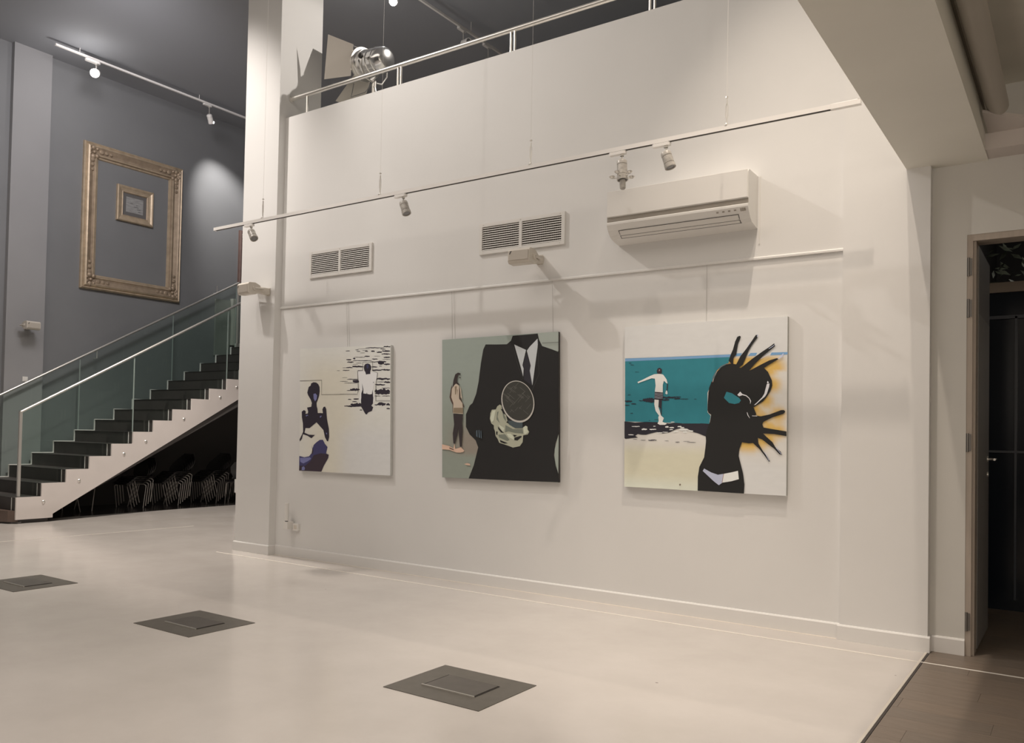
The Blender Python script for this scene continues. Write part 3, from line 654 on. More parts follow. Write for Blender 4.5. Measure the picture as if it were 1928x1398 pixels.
p1.paint('painted_woman', INK, [
    k1([(385, 985), (395, 940), (412, 880), (450, 850), (455, 815), (500, 790), (550, 795), (590, 825), (615, 880), (618, 960), (605, 1050), (575, 1140), (558, 1180), (560, 1240), (575, 1290), (580, 1370), (640, 1368), (680, 1378), (668, 1300), (690, 1255), (715, 1248), (740, 1290), (748, 1398), (285, 1398), (290, 1340), (320, 1312), (350, 1330), (352, 1390), (395, 1380), (400, 1340), (380, 1265), (440, 1262), (470, 1240), (470, 1180), (450, 1120), (415, 1060), (398, 1030)]),
    k3([(187, 150), (230, 120), (265, 140), (260, 195), (330, 180), (320, 120), (295, 70), (375, 55), (380, 0), (475, 0), (490, 180), (600, 180), (590, 110), (610, 65), (645, 55), (665, 120), (680, 300), (715, 480), (722, 640), (700, 730), (680, 725), (640, 650), (610, 510), (475, 358), (340, 470), (260, 470), (240, 560), (330, 600), (445, 605), (375, 668), (300, 620), (210, 590), (190, 680), (150, 730), (145, 690), (190, 600), (215, 540), (210, 380), (190, 260)])])
p1.paint('painted_shorts', A(66, 60, 92), [k3([(140, 1015), (240, 1040), (330, 1020), (380, 960), (395, 880), (420, 800), (470, 750), (540, 700), (600, 700), (640, 780), (690, 840), (660, 965), (715, 990), (700, 1060), (620, 1200), (570, 1320), (135, 1300)])])
p1.paint('painted_shadow_shape', A(58, 44, 50), [k3([(250, 1210), (360, 1110), (420, 1000), (560, 960), (655, 975), (712, 992), (695, 1060), (615, 1200), (568, 1318), (135, 1300), (140, 1200)]), k3([(385, 800), (400, 880), (415, 905), (400, 980), (380, 960), (392, 890)])])
p1.paint('painted_blue_light', A(120, 116, 150), [k3([(150, 1050), (250, 1050), (350, 1040), (370, 1070), (300, 1120), (220, 1160), (160, 1130)]), k3([(190, 1230), (230, 1215), (250, 1250), (240, 1290), (185, 1290)]), k1([(500, 1010), (540, 1000), (570, 1040), (560, 1110), (530, 1150), (505, 1100)]),
    k3([(265, 225), (300, 210), (320, 235), (300, 225), (275, 245)]), k3([(535, 250), (570, 225), (575, 240), (550, 270)]), k3([(660, 560), (680, 565), (680, 595), (665, 590)])])
p1.paint('painted_outline', A(60, 50, 44), [band(l, .7) for l in (
    k1([(245, 766), (655, 752), (650, 1024), (1100, 1015)]), k2([(0, 1015), (325, 1015), (345, 940), (330, 580), (425, 570), (428, 415), (612, 408), (615, 575), (705, 612), (675, 860), (672, 1140), (940, 1140)]))])

# --- painting 2: man in a suit
p2 = Picture('suited_man_painting', 'middle painting, a headless man in a dark suit holding out a microphone',
             [(832.6, 639.5), (1050.5, 624), (1051.0, 907.8), (832.6, 898.2)], 6.535, .036, mat('canvas_side_dark', A(58, 52, 46), .7),
             lambda u, v: mixc(mixc(A(152, 153, 137), A(143, 142, 124), smooth(v, .2, .7)), A(146, 130, 112), smooth(v, .55, .72)*(1-smooth(v, .8, .86))*smooth(u, -.05, .25)), [((850.5, 549), (849, 638)), ((855, 549), (854.5, 637)), ((1040, 530), (1039, 625))])
kp = crop(820, 610, 4.508); kw = crop(825, 690, 6.99); km = crop(910, 700, 9.32)
SUIT = A(32, 29, 27)
p2.paint('painted_collar_ground', A(166, 165, 148), [kp([(868, 75), (1043, 64), (1043, 228), (985, 215), (905, 185), (875, 130)])])
p2.paint('painted_suit', SUIT, [kp([(655, 98), (868, 80), (878, 130), (905, 185), (985, 212), (1045, 236), (1046, 930), (1020, 1010), (1006, 1110), (1020, 1200), (1046, 1275), (1052, 1340), (700, 1328), (281, 1309), (325, 1195), (362, 1045), (340, 985), (290, 935), (258, 870), (258, 765), (290, 690), (315, 668), (345, 590), (365, 490), (385, 330), (405, 215), (425, 172), (520, 172), (605, 170), (640, 140)])])
p2.paint('painted_shirt', A(200, 194, 184), [kp([(668, 172), (768, 218), (738, 345), (748, 370), (744, 445), (722, 360)]), kp([(866, 122), (868, 180), (822, 520), (800, 395), (808, 350), (775, 225), (800, 190)])])
p2.paint('painted_tie', A(46, 42, 46), [kp([(772, 245), (808, 352), (800, 395), (815, 480), (818, 520), (750, 470), (752, 390), (738, 348)])])
p2.paint('painted_fold_lines', A(58, 54, 50), [band(kp([(868, 180), (880, 420), (820, 560)]), 1.0), band(kp([(660, 190), (690, 320), (742, 460), (700, 500)]), .8)])
p2.paint('painted_hand', A(176, 168, 140), [km([(150, 660), (220, 655), (245, 600), (290, 570), (320, 590), (330, 660), (400, 760), (425, 860), (400, 880), (530, 960), (560, 985), (680, 985), (740, 940), (775, 955), (780, 1010), (805, 1050), (780, 1095), (700, 1110), (690, 1230), (640, 1300), (520, 1325), (430, 1290), (280, 1240), (250, 1170), (215, 1120), (205, 1040), (185, 985), (185, 935), (140, 900), (115, 820), (125, 720)])])
p2.paint('painted_hand_shade', A(122, 120, 102), [km([(240, 700), (270, 690), (250, 780), (290, 900), (230, 830)]), km([(390, 930), (520, 1000), (690, 1000), (700, 1080), (560, 1070), (440, 1040), (380, 1060)]), km([(260, 1100), (380, 1090), (460, 1190), (420, 1210), (280, 1150)]), km([(330, 690), (390, 790), (400, 870), (350, 800)])])
p2.paint('painted_hand_dark', SUIT, [km([(255, 950), (330, 1040), (370, 1070), (310, 1060), (262, 1000)]), km([(290, 1190), (430, 1250), (370, 1255), (300, 1230)]), km([(225, 1040), (250, 1045), (245, 1110), (225, 1090)]), km([(520, 1100), (590, 1110), (545, 1140)]), km([(545, 1150), (650, 1120), (680, 1130), (600, 1200), (545, 1195)]), km([(300, 640), (340, 660), (380, 740), (360, 740)])])
p2.paint('painted_hand_light', A(205, 198, 168), [km([(410, 1080), (480, 1080), (540, 1150), (535, 1190), (440, 1140)]), km([(700, 970), (745, 942), (775, 960), (770, 1000), (790, 1050), (740, 1095), (715, 1080)]), km([(160, 680), (215, 670), (200, 760), (180, 860), (140, 880), (125, 800)]), km([(270, 920), (370, 980), (350, 1050), (300, 990)])])
def ell(cx, cy, a_, b2, rot, n=40): return [(cx+a_*math.cos(t)*math.cos(rot)-b2*math.sin(t)*math.sin(rot), cy+a_*math.cos(t)*math.sin(rot)+b2*math.sin(t)*math.cos(rot)) for t in [2*math.pi*i/n for i in range(n)]]
p2.paint('painted_microphone_neck', A(74, 80, 78), [km([(430, 850), (690, 870), (690, 985), (560, 985), (450, 920)])])
p2.paint('painted_microphone_rim', A(196, 182, 164), [km(ell(606, 518, 286, 372, -.22))])
p2.paint('painted_microphone_mesh', A(62, 58, 50), [km(ell(606, 508, 268, 348, -.22))])
rs = random.Random(11); ln = []
for i in range(38):
    x, yy = rs.uniform(400, 800), rs.uniform(230, 720)
    if ((x-606)/240)**2+((yy-508)/320)**2 > .8: continue
    L_ = rs.uniform(30, 110); s_ = rs.choice((1, -1)); ln.append(band(km([(x-L_*.6, yy-s_*L_*.7 if s_ < 0 else yy-L_*.5), (x+L_*.6, yy+s_*L_*.7 if s_ < 0 else yy+L_*.5)]), .45))
p2.paint('painted_mesh_scratches', A(112, 104, 92), ln)
p2.paint('painted_small_woman_ground', A(214, 172, 142), [kw([(50, 1020), (140, 1040), (200, 1075), (215, 1010), (225, 1080), (300, 1060), (345, 1105), (330, 1120), (290, 1130), (240, 1128), (150, 1095), (50, 1085)]), kw([(342, 1280), (380, 1268), (415, 1275), (422, 1300), (380, 1295)])])
p2.paint('painted_small_woman_arms', A(84, 62, 50), [kw([(180, 240), (165, 300), (150, 400), (165, 450), (190, 500), (190, 600), (205, 620), (200, 480), (178, 400), (190, 300)]), kw([(270, 250), (285, 300), (290, 400), (345, 530), (330, 530), (280, 430), (270, 330)])])
p2.paint('painted_small_woman_hair', A(56, 44, 40), [kw([(190, 260), (200, 180), (225, 100), (260, 78), (298, 90), (290, 105), (265, 105), (250, 160), (250, 205), (290, 240), (235, 225), (205, 310), (190, 300)]), kw([(272, 145), (285, 135), (300, 140), (290, 152)])])
p2.paint('painted_small_woman_top', A(196, 172, 146), [kw([(180, 290), (215, 240), (235, 222), (275, 250), (275, 420), (320, 480), (328, 622), (195, 612), (200, 480), (172, 400)]), kw([(285, 250), (300, 290), (305, 350), (318, 430), (295, 400), (288, 310)])])
p2.paint('painted_small_woman_folds', A(140, 118, 92), [kw([(218, 260), (245, 255), (235, 360), (222, 370)]), kw([(248, 300), (258, 300), (252, 380)]), kw([(205, 540), (325, 540), (326, 612), (198, 606)])])
p2.paint('painted_small_woman_legs', A(54, 44, 42), [kw([(198, 622), (326, 630), (315, 740), (320, 830), (308, 1052), (285, 1052), (272, 900), (268, 800), (250, 900), (222, 1010), (200, 1010), (192, 880), (210, 760)]), kw([(145, 1062), (200, 1085), (210, 1098), (150, 1075)])])
p2.paint('painted_wristband', A(84, 92, 96), [kp([(345, 905), (355, 895), (358, 960), (345, 950)]), kp([(365, 900), (372, 895), (378, 965), (366, 960)]), kp([(382, 905), (388, 900), (392, 970), (384, 965)])])
p2.paint('painted_side_gap', A(160, 160, 142), [kp([(1045, 932), (1028, 1000), (1012, 1060), (1010, 1120), (1022, 1190), (1042, 1268)])])
p2.paint('painted_grey_line', A(110, 106, 94), [band(kp([(905, 160), (1043, 153)]), 1.0), band(kp([(1043, 153), (1043, 228)]), .6)])

# --- painting 3: beach with silhouette
WH, TEAL, YEL, SAND, SAND2, BLK = A(212, 201, 187), A(44, 118, 122), A(212, 166, 84), A(208, 194, 162), A(212, 198, 180), A(25, 23, 21)
BL = A(118, 152, 178)
# outline the yellow glow follows, in canvas u,v
glow = [(.66, .27), (.72, .30), (.80, .27), (.90, .30), (.92, .38), (.88, .47), (.82, .52), (.86, .57), (.95, .55), (.90, .62), (.95, .64), (.90, .68), (.86, .70), (.80, .72), (.76, .72)]
def f3(u, v):
    if v < .215: return WH
    if u > .56:
        d = min(math.hypot(u-a_, (v-b2)) for a_, b2 in glow)
        c = mixc(YEL, SAND2, smooth(d, .012, .07) if v > .3 else smooth(d, .05, .12))
        return mixc(c, WH, smooth(v, .74, .86))
    c = mixc(SAND2, SAND, smooth(v, .70, .80)); return mixc(c, A(214, 206, 180), smooth(v, .9, 1))
p3 = Picture('beach_silhouette_painting', 'painting of a teal sea, a wading boy and a big black silhouette',
             [(1176.4, 615.2), (1483.0, 595), (1480.3, 933.3), (1175.3, 915.5)], 6.535, .036, mat('canvas_side_pale', A(176, 166, 150), .7), f3, [((1331, 499), (1328, 603))])
ks = crop(1170, 670, 7.767); kt = crop(1310, 610, 7.356); kb = crop(1300, 760, 7.768); kf = crop(1160, 580, 3.779)
p3.paint('painted_teal_sea', TEAL, [kf([(64, 378), (400, 365), (808, 347), (800, 390), (720, 440), (650, 600), (650, 740), (672, 765), (662, 828), (400, 815), (64, 805)])], noise=.05)
p3.paint('painted_horizon_band', BL, [kf([(64, 357), (400, 346), (815, 328), (812, 347), (400, 364), (64, 378)]), kt([(560, 405), (640, 400), (620, 440), (550, 445)]), kt([(760, 398), (850, 395), (830, 435), (720, 440)]), kt([(1050, 392), (1272, 385), (1272, 418), (1030, 430)])])
p3.paint('painted_pale_highlight', WH, [band(kf([(64, 354), (400, 342), (815, 325)]), .8)])
p3.paint('painted_dark_shore', A(38, 34, 40), [ks([(45, 955), (130, 962), (200, 972), (350, 962), (520, 965), (700, 985), (800, 975), (900, 985), (1165, 985), (1165, 1140), (1050, 1110), (960, 1060), (880, 1050), (800, 1070), (700, 1115), (600, 1130), (520, 1110), (430, 1130), (360, 1150), (300, 1150), (240, 1140), (200, 1165), (240, 1190), (140, 1200), (60, 1210), (45, 1200)]), kf([(600, 818), (665, 822), (640, 912), (560, 880)])])
rq = random.Random(21); fo = []; ds = []
for x0, x1, yy, hh in ((150, 270, 1028, 14), (295, 375, 1070, 26), (410, 510, 1070, 18), (465, 500, 1025, 12), (640, 690, 1035, 26), (700, 770, 1045, 20), (820, 880, 1030, 20), (840, 980, 1075, 34), (900, 960, 1110, 24), (860, 920, 1045, 16), (980, 1050, 1095, 20), (520, 600, 1120, 14), (600, 680, 1112, 12), (720, 780, 965, 12), (700, 755, 1075, 14), (100, 180, 1150, 14), (760, 830, 1105, 18), (560, 660, 990, 26)):
    fo.append(ks(streak(x0, x1, yy, hh, rq)))
for x0, x1, yy, hh in ((390, 515, 1228, 16), (280, 355, 1228, 6), (785, 850, 1258, 10), (630, 690, 1240, 5), (900, 1000, 1245, 5), (960, 1090, 1262, 7), (170, 230, 1215, 6)):
    ds.append(ks(streak(x0, x1, yy, hh, rq)))
for x0, x1, yy, hh in ((105, 145, 102, 8), (130, 185, 128, 8), (195, 260, 232, 6), (90, 135, 568, 8), (50, 155, 660, 28), (50, 120, 718, 14), (140, 215, 698, 16), (255, 310, 652, 12), (310, 480, 640, 60), (380, 480, 665, 30), (590, 790, 605, 30), (740, 870, 598, 14), (770, 860, 622, 24), (860, 980, 628, 10), (600, 700, 640, 24), (130, 170, 835, 8), (480, 540, 928, 6), (1060, 1100, 628, 6), (400, 420, 940, 8)):
    ds.append(ks(streak(x0, x1, yy, hh, rq)))
p3.paint('painted_foam', A(226, 218, 206), fo)
p3.paint('painted_dark_strokes', A(40, 38, 48), ds)
p3.paint('painted_boy_body', A(224, 212, 196), [
    ks([(235, 378), (300, 350), (420, 290), (480, 265), (560, 258), (610, 270), (660, 340), (675, 400), (655, 395), (622, 360), (605, 420), (605, 530), (545, 532), (488, 520), (500, 430), (490, 330), (440, 325), (330, 365), (280, 382), (245, 398)]),
    ks([(655, 500), (668, 510), (676, 545), (665, 562), (640, 545)]),
    ks([(485, 635), (545, 640), (540, 740), (560, 800), (580, 870), (620, 905), (600, 960), (660, 985), (640, 1005), (560, 1005), (528, 985), (545, 950), (540, 890), (550, 870), (500, 800), (480, 700)])])
p3.paint('painted_boy_dark', A(50, 38, 44), [
    ks([(515, 215), (530, 180), (560, 170), (590, 190), (592, 240), (575, 262), (535, 258), (520, 240)]), ks([(670, 400), (682, 410), (672, 510), (660, 500), (664, 440)]),
    ks([(548, 640), (592, 640), (585, 770), (588, 860), (575, 850), (572, 770), (545, 740)]), ks([(488, 522), (608, 532), (606, 640), (482, 632)])])
p3.paint('painted_shorts_stripes', A(150, 146, 144), [band(ks(l), 1.1) for l in ([(488, 542), (545, 552), (606, 546)], [(487, 562), (545, 574), (606, 566)], [(486, 584), (545, 598), (606, 588)], [(484, 606), (545, 616), (604, 612)])])
p3.paint('painted_face_tone', A(176, 128, 120), [ks([(548, 200), (562, 192), (562, 215), (550, 222)])])
sil = kt([(455, 505), (480, 430), (515, 350), (545, 240), (575, 175), (610, 160), (625, 175), (585, 270), (570, 360), (560, 420), (520, 470), (520, 550), (560, 555), (620, 440), (700, 340), (770, 240), (830, 150), (862, 145), (850, 190), (790, 270), (730, 370), (690, 470), (650, 560), (600, 600), (625, 605), (780, 480), (920, 380), (1040, 300), (1085, 265), (1100, 300), (1040, 350), (930, 440), (820, 550), (740, 640), (760, 635), (900, 560), (1020, 500), (1120, 470), (1150, 480), (1000, 570), (945, 605), (1000, 660), (1055, 780), (1060, 850), (1030, 930), (980, 1010), (930, 1070), (800, 1150), (840, 1250), (820, 1262), (900, 1275), (1020, 1250), (1180, 1190), (1220, 1188), (1240, 1210), (1215, 1240), (1060, 1290), (940, 1350), (915, 1390)])
sil += kb([(1060, 270), (1052, 300), (1070, 345), (1180, 365), (1404, 402), (1404, 470), (1230, 440), (1060, 430), (1100, 470), (1200, 560), (1240, 630), (1320, 700), (1340, 745), (1300, 735), (1220, 650), (1140, 590), (1050, 520), (985, 495), (995, 580), (1060, 690), (1130, 780), (1165, 840), (1145, 840), (1080, 750), (1010, 660), (915, 572), (850, 575), (755, 560), (715, 660), (705, 760), (740, 900), (770, 1020), (790, 1180), (782, 1310), (105, 1268), (108, 1060), (130, 920), (200, 780), (218, 640), (228, 540), (222, 470), (240, 380), (285, 260), (302, 158), (262, 130), (250, 80)])
sil += kt([(163, 1190), (165, 1100), (175, 950), (185, 880), (220, 790), (240, 800), (255, 740), (300, 650), (360, 590), (430, 555), (490, 545)])
p3.paint('painted_silhouette', BLK, [sil])
p3.paint('painted_silhouette_gap', TEAL, [kt([(425, 935), (500, 955), (545, 985), (600, 1020), (625, 1055), (600, 1090), (540, 1105), (460, 1090), (390, 1020)])])
p3.paint('painted_silhouette_lights', A(222, 210, 200), [kt([(615, 933), (645, 965), (640, 985), (600, 998), (575, 978)]), band(kt([(640, 972), (700, 990), (740, 1025), (760, 1065), (755, 1100)]), [2.2, 1.8, 1.5, 1.8, .4]), kt([(995, 785), (1012, 805), (1000, 820), (985, 810)]),
    kt([(985, 825), (1022, 820), (1015, 870), (985, 960), (960, 1000), (900, 1050), (830, 1115), (805, 1120), (850, 1080), (920, 1010), (950, 960), (965, 900)]), band(kt([(710, 1220), (722, 1260), (748, 1300)]), [1, 1.3, .4]), band(kt([(780, 1268), (850, 1272)]), .9)])
p3.paint('painted_bikini_grey', A(180, 176, 184), [kb([(200, 944), (300, 1000), (400, 1035), (485, 1022), (462, 1155), (415, 1188), (340, 1130), (180, 980)])])
p3.paint('painted_bikini_white', A(226, 216, 200), [kb([(485, 1022), (600, 1000), (695, 978), (708, 1100), (600, 1130), (462, 1152)])])
p3.paint('painted_finger_tips', A(196, 190, 200), [band(kt([(1090, 285), (1060, 310), (1010, 340)]), .9), band(kt([(1215, 405), (1190, 440), (1140, 480)]), [1.5, 3.2, 1]), band(kt([(760, 240), (730, 290)]), .8), band(kt([(858, 140), (850, 175)]), 1), band(kt([(1020, 410), (960, 440), (900, 480)]), .9), band(kb([(1080, 700), (1150, 830)]), .7), band(kb([(1250, 640), (1330, 735)]), .8)])
p3.paint('painted_red_edge', A(150, 90, 70), [band(kt([(232, 810), (240, 730), (290, 645), (350, 585), (430, 548), (480, 540)]), .7), band(kb([(485, 1022), (462, 1152)]), .7)])
p3.paint('painted_signature', A(120, 104, 84), [kf([(448, 1252), (455, 1246), (462, 1254), (456, 1262), (450, 1260)])])

# ------------------------------------------------------------------ gold frames on the grey wall
def gold_frame(name, label, y0, y1, z0, z1, wd, dp, steps, inner=None, cat='picture frame', m1=GOLD, m2=GOLDD, corner=True):
    """mitred frame on the wall X = XG; steps: [(distance from outer edge, depth, dull?)]"""
    t = thing(name, label, cat, (XG, (y0+y1)/2, z0))
    for side in range(4):
        def pt(s, d, dep):
            x = XG+dep
            if side == 0: return Vector((x, y0+d if s == 0 else y1-d, z1-d))   # top
            if side == 1: return Vector((x, y1-d, z1-d if s == 0 else z0+d))   # right
            if side == 2: return Vector((x, y1-d if s == 0 else y0+d, z0+d))   # bottom
            return Vector((x, y0+d, z0+d if s == 0 else z1-d))
        mb = MB()
        pr = [(0, 0, 0)]+steps+[(wd, 0, 0)]
        for (d0, e0, _), (d1, e1, dull) in zip(pr, pr[1:]):
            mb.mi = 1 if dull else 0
            mb._new([pt(0, d0, e0), pt(1, d0, e0), pt(1, d1, e1), pt(0, d1, e1)], [(0, 1, 2, 3)])
        mb.build('frame_rail', [m1, m2], t)
    if corner:
        for cy_, cz_, sy, sz in ((y0, z0, 1, 1), (y1, z0, -1, 1), (y0, z1, 1, -1), (y1, z1, -1, -1)):
            o_ = MB(); c = Vector((XG+dp*.62, cy_+sy*wd*.62, cz_+sz*wd*.62))
            for i in range(7):
                an = i*.9; r_ = wd*(.12+.03*(i % 3)); q = c+Vector((.01, sy*wd*.30*math.cos(an)*(1 if i else 0), sz*wd*.30*math.sin(an)*(1 if i else 0)))
                o_.lathe([(0, .03), (r_*.5, .025), (r_*.9, .012), (r_, 0)], q, (1, 0, 0), 10)
            for i in range(3):
                q = c+Vector((.01, sy*wd*(-.1), sz*wd*(.5+.32*i))); r_ = wd*(.16-.022*i)
                o_.lathe([(0, .02), (r_*.7, .015), (r_, 0)], q, (1, 0, 0), 8)
                q = c+Vector((.01, sy*wd*(.5+.32*i), sz*wd*(-.1))); o_.lathe([(0, .02), (r_*.7, .015), (r_, 0)], q, (1, 0, 0), 8)
            o_.build('corner_ornament', m2, t)['kind'] = 'stuff'
    return t
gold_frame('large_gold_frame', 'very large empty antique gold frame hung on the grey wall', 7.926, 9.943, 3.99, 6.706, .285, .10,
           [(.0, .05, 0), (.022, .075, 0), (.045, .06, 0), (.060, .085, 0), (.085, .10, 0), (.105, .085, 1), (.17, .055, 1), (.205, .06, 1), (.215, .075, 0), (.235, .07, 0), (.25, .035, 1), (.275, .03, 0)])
sf = gold_frame('small_gold_frame', 'small gold frame with a pale mount, hung inside the large empty frame', 8.582, 9.322, 5.388, 6.070, .135, .06,
           [(.0, .05, 0), (.015, .065, 0), (.035, .06, 0), (.06, .045, 0), (.10, .035, 0), (.115, .04, 0), (.128, .03, 1)], corner=False)
MB().box(XG+.006, XG+.014, 8.70, 9.20, 5.51, 5.95).build('mount', mat('dark_mount', (.13, .125, .125), .7), sf)
MB().box(XG+.014, XG+.017, 8.775, 9.125, 5.585, 5.875).build('print', mat('pale_sketch_print', (.30, .30, .30), .6, noise=.18, nscale=9, stretch=(1, 1, 4)), sf)
sk_ = MB()
for yy, zz, l in ((8.93, 5.70, .10), (9.0, 5.66, .07), (8.86, 5.76, .05), (9.02, 5.62, .05), (8.98, 5.74, .03)): sk_.box(XG+.017, XG+.0178, yy, yy+l, zz, zz+.012)
sk_.build('sketch_lines', mat('sketch_grey', (.12, .12, .13), .6), sf)
WOOD = mat('dark_brown_frame_wood', (.11, .065, .055), .45, noise=.15, nscale=8)
gold_frame('dark_brown_frame', 'large dark brown frame on the grey wall, mostly hidden by the column', 11.36, 13.4, 4.53, 5.77, .19, .07,
           [(.0, .05, 0), (.03, .07, 0), (.12, .05, 0), (.17, .04, 0)], m1=WOOD, m2=mat('worn_silver_corner', (.34, .31, .30), .5, noise=.2, nscale=20), corner=True)

# ------------------------------------------------------------------ staircase
XN, XF = -13.04, -14.93; RUN, RISE = .3625, .1997
YS = lambda k: 6.374+(k-1)*RUN          # riser plane of step k
ZS = lambda k: .591+(k-1)*RISE          # tread height of step k
st = thing('staircase', 'dark-stepped staircase with pale stringers and glass balustrades along the grey wall', 'staircase', (-14.0, 6.0, 0))
K = 14
stp = None
for k in range(0, K+1):
    y1_ = YS(k+1)+.01 if k < K else 13.6
    xa, xb = XF+.03, XN-.03
    m = MB(); m.box(xa, xb, YS(k), y1_+.02, ZS(k)-RISE-.03, ZS(k)-.004); m.build('step', TREAD, st)
    MB().box(xa, xb, YS(k)-.012, y1_, ZS(k)-.004, ZS(k)+.0).build('tread', TREAD, st)
    MB().box(XN-.150, XN-.138, YS(k)-.006, YS(k), ZS(k)-RISE+.004, ZS(k)-.004).build('riser_strip', RISEP, st)
    MB().box(XF+.004, XF+.034, YS(k)-.006, YS(k)+.02, ZS(k)-RISE, ZS(k)+.012).build('riser_strip', RISEP, st)
    if k < K: MB().box(XF+.004, XF+.030, YS(k), YS(k+1), ZS(k), ZS(k)+.012).build('tread_strip', RISEP, st)
def stringer(x, t, k1):
    pts = [(YS(0)-.005, .06)]
    for k in range(0, k1+1):
        pts += [(YS(k)-.005, ZS(k)), (YS(k+1)-.005 if k < k1 else 13.6, ZS(k))]
    if k1 >= K: pts += [(13.6, ZS(k1)-.35), (YS(k1)+.6, ZS(k1)-.35)]
    sl = (2.08-.118)/(9.998-6.545)
    ye = YS(k1)+.55
    pts = pts[:-2] if k1 >= K else pts
    pts += [(13.6, ZS(k1)-.30), (ye, .118+sl*(ye-6.545)), (6.545, .118), (6.545, .06)]
    return MB().prism([(x, a_, b2) for a_, b2 in pts], (t, 0, 0))
so = stringer(XN-.03, .03, K).build('stringer', PLATE, st)
stringer(XF-.005, .03, K).build('stringer', PLATE, st)
for k, (px, py) in enumerate(((81.8, 944.1), (149.1, 904.3), (233.5, 854.1), (274.8, 830.7), (346.2, 788.3), (414.7, 747.8), (445.5, 728.8))):
    q = P(px, py, 'X', XN)
    MB().lathe([(.026, 0), (.026, .004), (.018, .012), (.0, .014)], q, (1, 0, 0), 14).build('bolt', STEEL, so)
MB().box(XF, XN-.06, 6.03, 6.50, 0, .19).build('base_plinth', BLACK, st)
# underside
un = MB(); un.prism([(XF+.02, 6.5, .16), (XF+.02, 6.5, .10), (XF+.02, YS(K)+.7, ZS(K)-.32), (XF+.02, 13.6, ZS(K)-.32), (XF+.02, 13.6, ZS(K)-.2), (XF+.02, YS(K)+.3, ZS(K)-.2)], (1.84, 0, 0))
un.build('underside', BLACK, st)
# bottom platform step, brown with a bulging front
q0, q1 = P(0, 955, 'Z', .19), P(26, 960, 'Z', .19)
bt = MB(); pts = [(XN-.02, 6.02), (XN-.10, 5.94), (-13.6, 5.80), (-14.3, 5.72), (-15.0, 5.70), (-15.0, 6.05), (XN-.02, 6.05)]
bt.prism([(x, y_, .03) for x, y_ in pts], (0, 0, .165)); bt.build('bottom_step', mat('brown_step_wood', (.12, .085, .07), .4, noise=.15, nscale=5), st)
bt = MB(); bt.prism([(x+(.02 if x > -14.9 else 0), y_+.04, 0) for x, y_ in pts], (0, 0, .03)); bt.build('step_plinth', BLACK, st)
# balustrades
SL = (3.899-1.675)/(9.991-6.028)
def balustrade(x, y0, y1, zoff, name_lab, panes, post0=True, topend=None):
    hr = MB().tube([(x, y0, 1.675+zoff), (x, y1, 1.675+zoff+SL*(y1-y0))], .021, 14).build('handrail', STEEL, st)
    hr['label'] = name_lab
    if post0: MB().box(x-.018, x+.018, y0-.018, y0+.022, .395, 1.690+zoff).build('newel_post', STEEL, st)
    zt = lambda y: 1.675+zoff+SL*(y-y0)-.012
    for a_, b2 in panes:
        # lower edge follows the steps
        lo = []
        for k in range(0, K+1):
            ya, yb = max(a_, YS(k)), min(b2, YS(k+1) if k < K else 14)
            if yb-ya > .001: lo += [(ya, ZS(k)-.01), (yb, ZS(k)-.01)]
        pts = lo+[(b2, zt(b2)), (a_, zt(a_))]
        MB().prism([(x, u_, v_) for u_, v_ in pts], (-.010, 0, 0)).build('glass_panel', GLASS, st)
        for e in (a_, b2): MB().box(x-.011, x+.001, e-.003, e+.003, [v_ for u_, v_ in lo if abs(u_-e) < .002][-1 if e == a_ else -1], zt(e)).build('glass_edge', mat('glass_edge_green', (.30, .36, .34), .3), st)
XNB = -13.18
nr0 = 6.095
balustrade(XNB, nr0, 11.9, -.01, 'near stainless handrail', [(6.11, 7.885), (7.895, 9.72), (9.73, 11.6)])
fy0 = 6.02
balustrade(XF+.01, fy0, 11.25, -.04+.02, 'far stainless handrail', [(6.03, 7.885), (7.895, 9.72), (9.73, 11.2)])
MB().box(XF-.01, XF+.03, 11.23, 11.27, ZS(K)-.0, 4.60).build('top_post', STEEL, st)
MB().box(XF-.02, XF+.05, 11.20, 11.30, ZS(K), ZS(K)+.10).build('post_foot', STEEL, st)
for y_, z_ in ((8.2, 2.75), (10.72, 4.33)):
    MB().tube([(XF, y_, z_+.12), (XF, y_, z_-.03), (XF-.12, y_, z_-.03)], .007, 8).build('rail_bracket', STEEL, st)
# pale wall panel and plinth seen through the glass
pn = MB().box(-15.11, -15.06, 10.80, 11.16, 3.0, 4.20)
struct(pn.build('trim_5', mat('pale_green_grey_panel', (.24, .25, .235), .6)), 'pale upright panel low on the grey wall at the top of the stairs')
struct(MB().box(-15.10, -14.99, 11.18, 11.26, 3.25, 4.25).build('trim_6', mat('off_white_batten', (.46, .45, .42), .6)), 'narrow off-white batten at the top of the stairs')
struct(MB().prism([(-15.115, 6.5, 0), (-15.115, 6.5, .30), (-15.115, 11.0, 2.78), (-15.115, 13.5, 2.78), (-15.115, 13.5, 0)], (.012, 0, 0)).build('wall_stair_dark', BLACK), 'black sheet standing in for the shade under the staircase')  # shade below the stairs put in as a black sheet on the wall
struct(MB().box(-15.1, -13.2, 13.55, 13.7, 0, 3.0).build('wall_stair_dark', BLACK), 'black end of the store under the staircase')

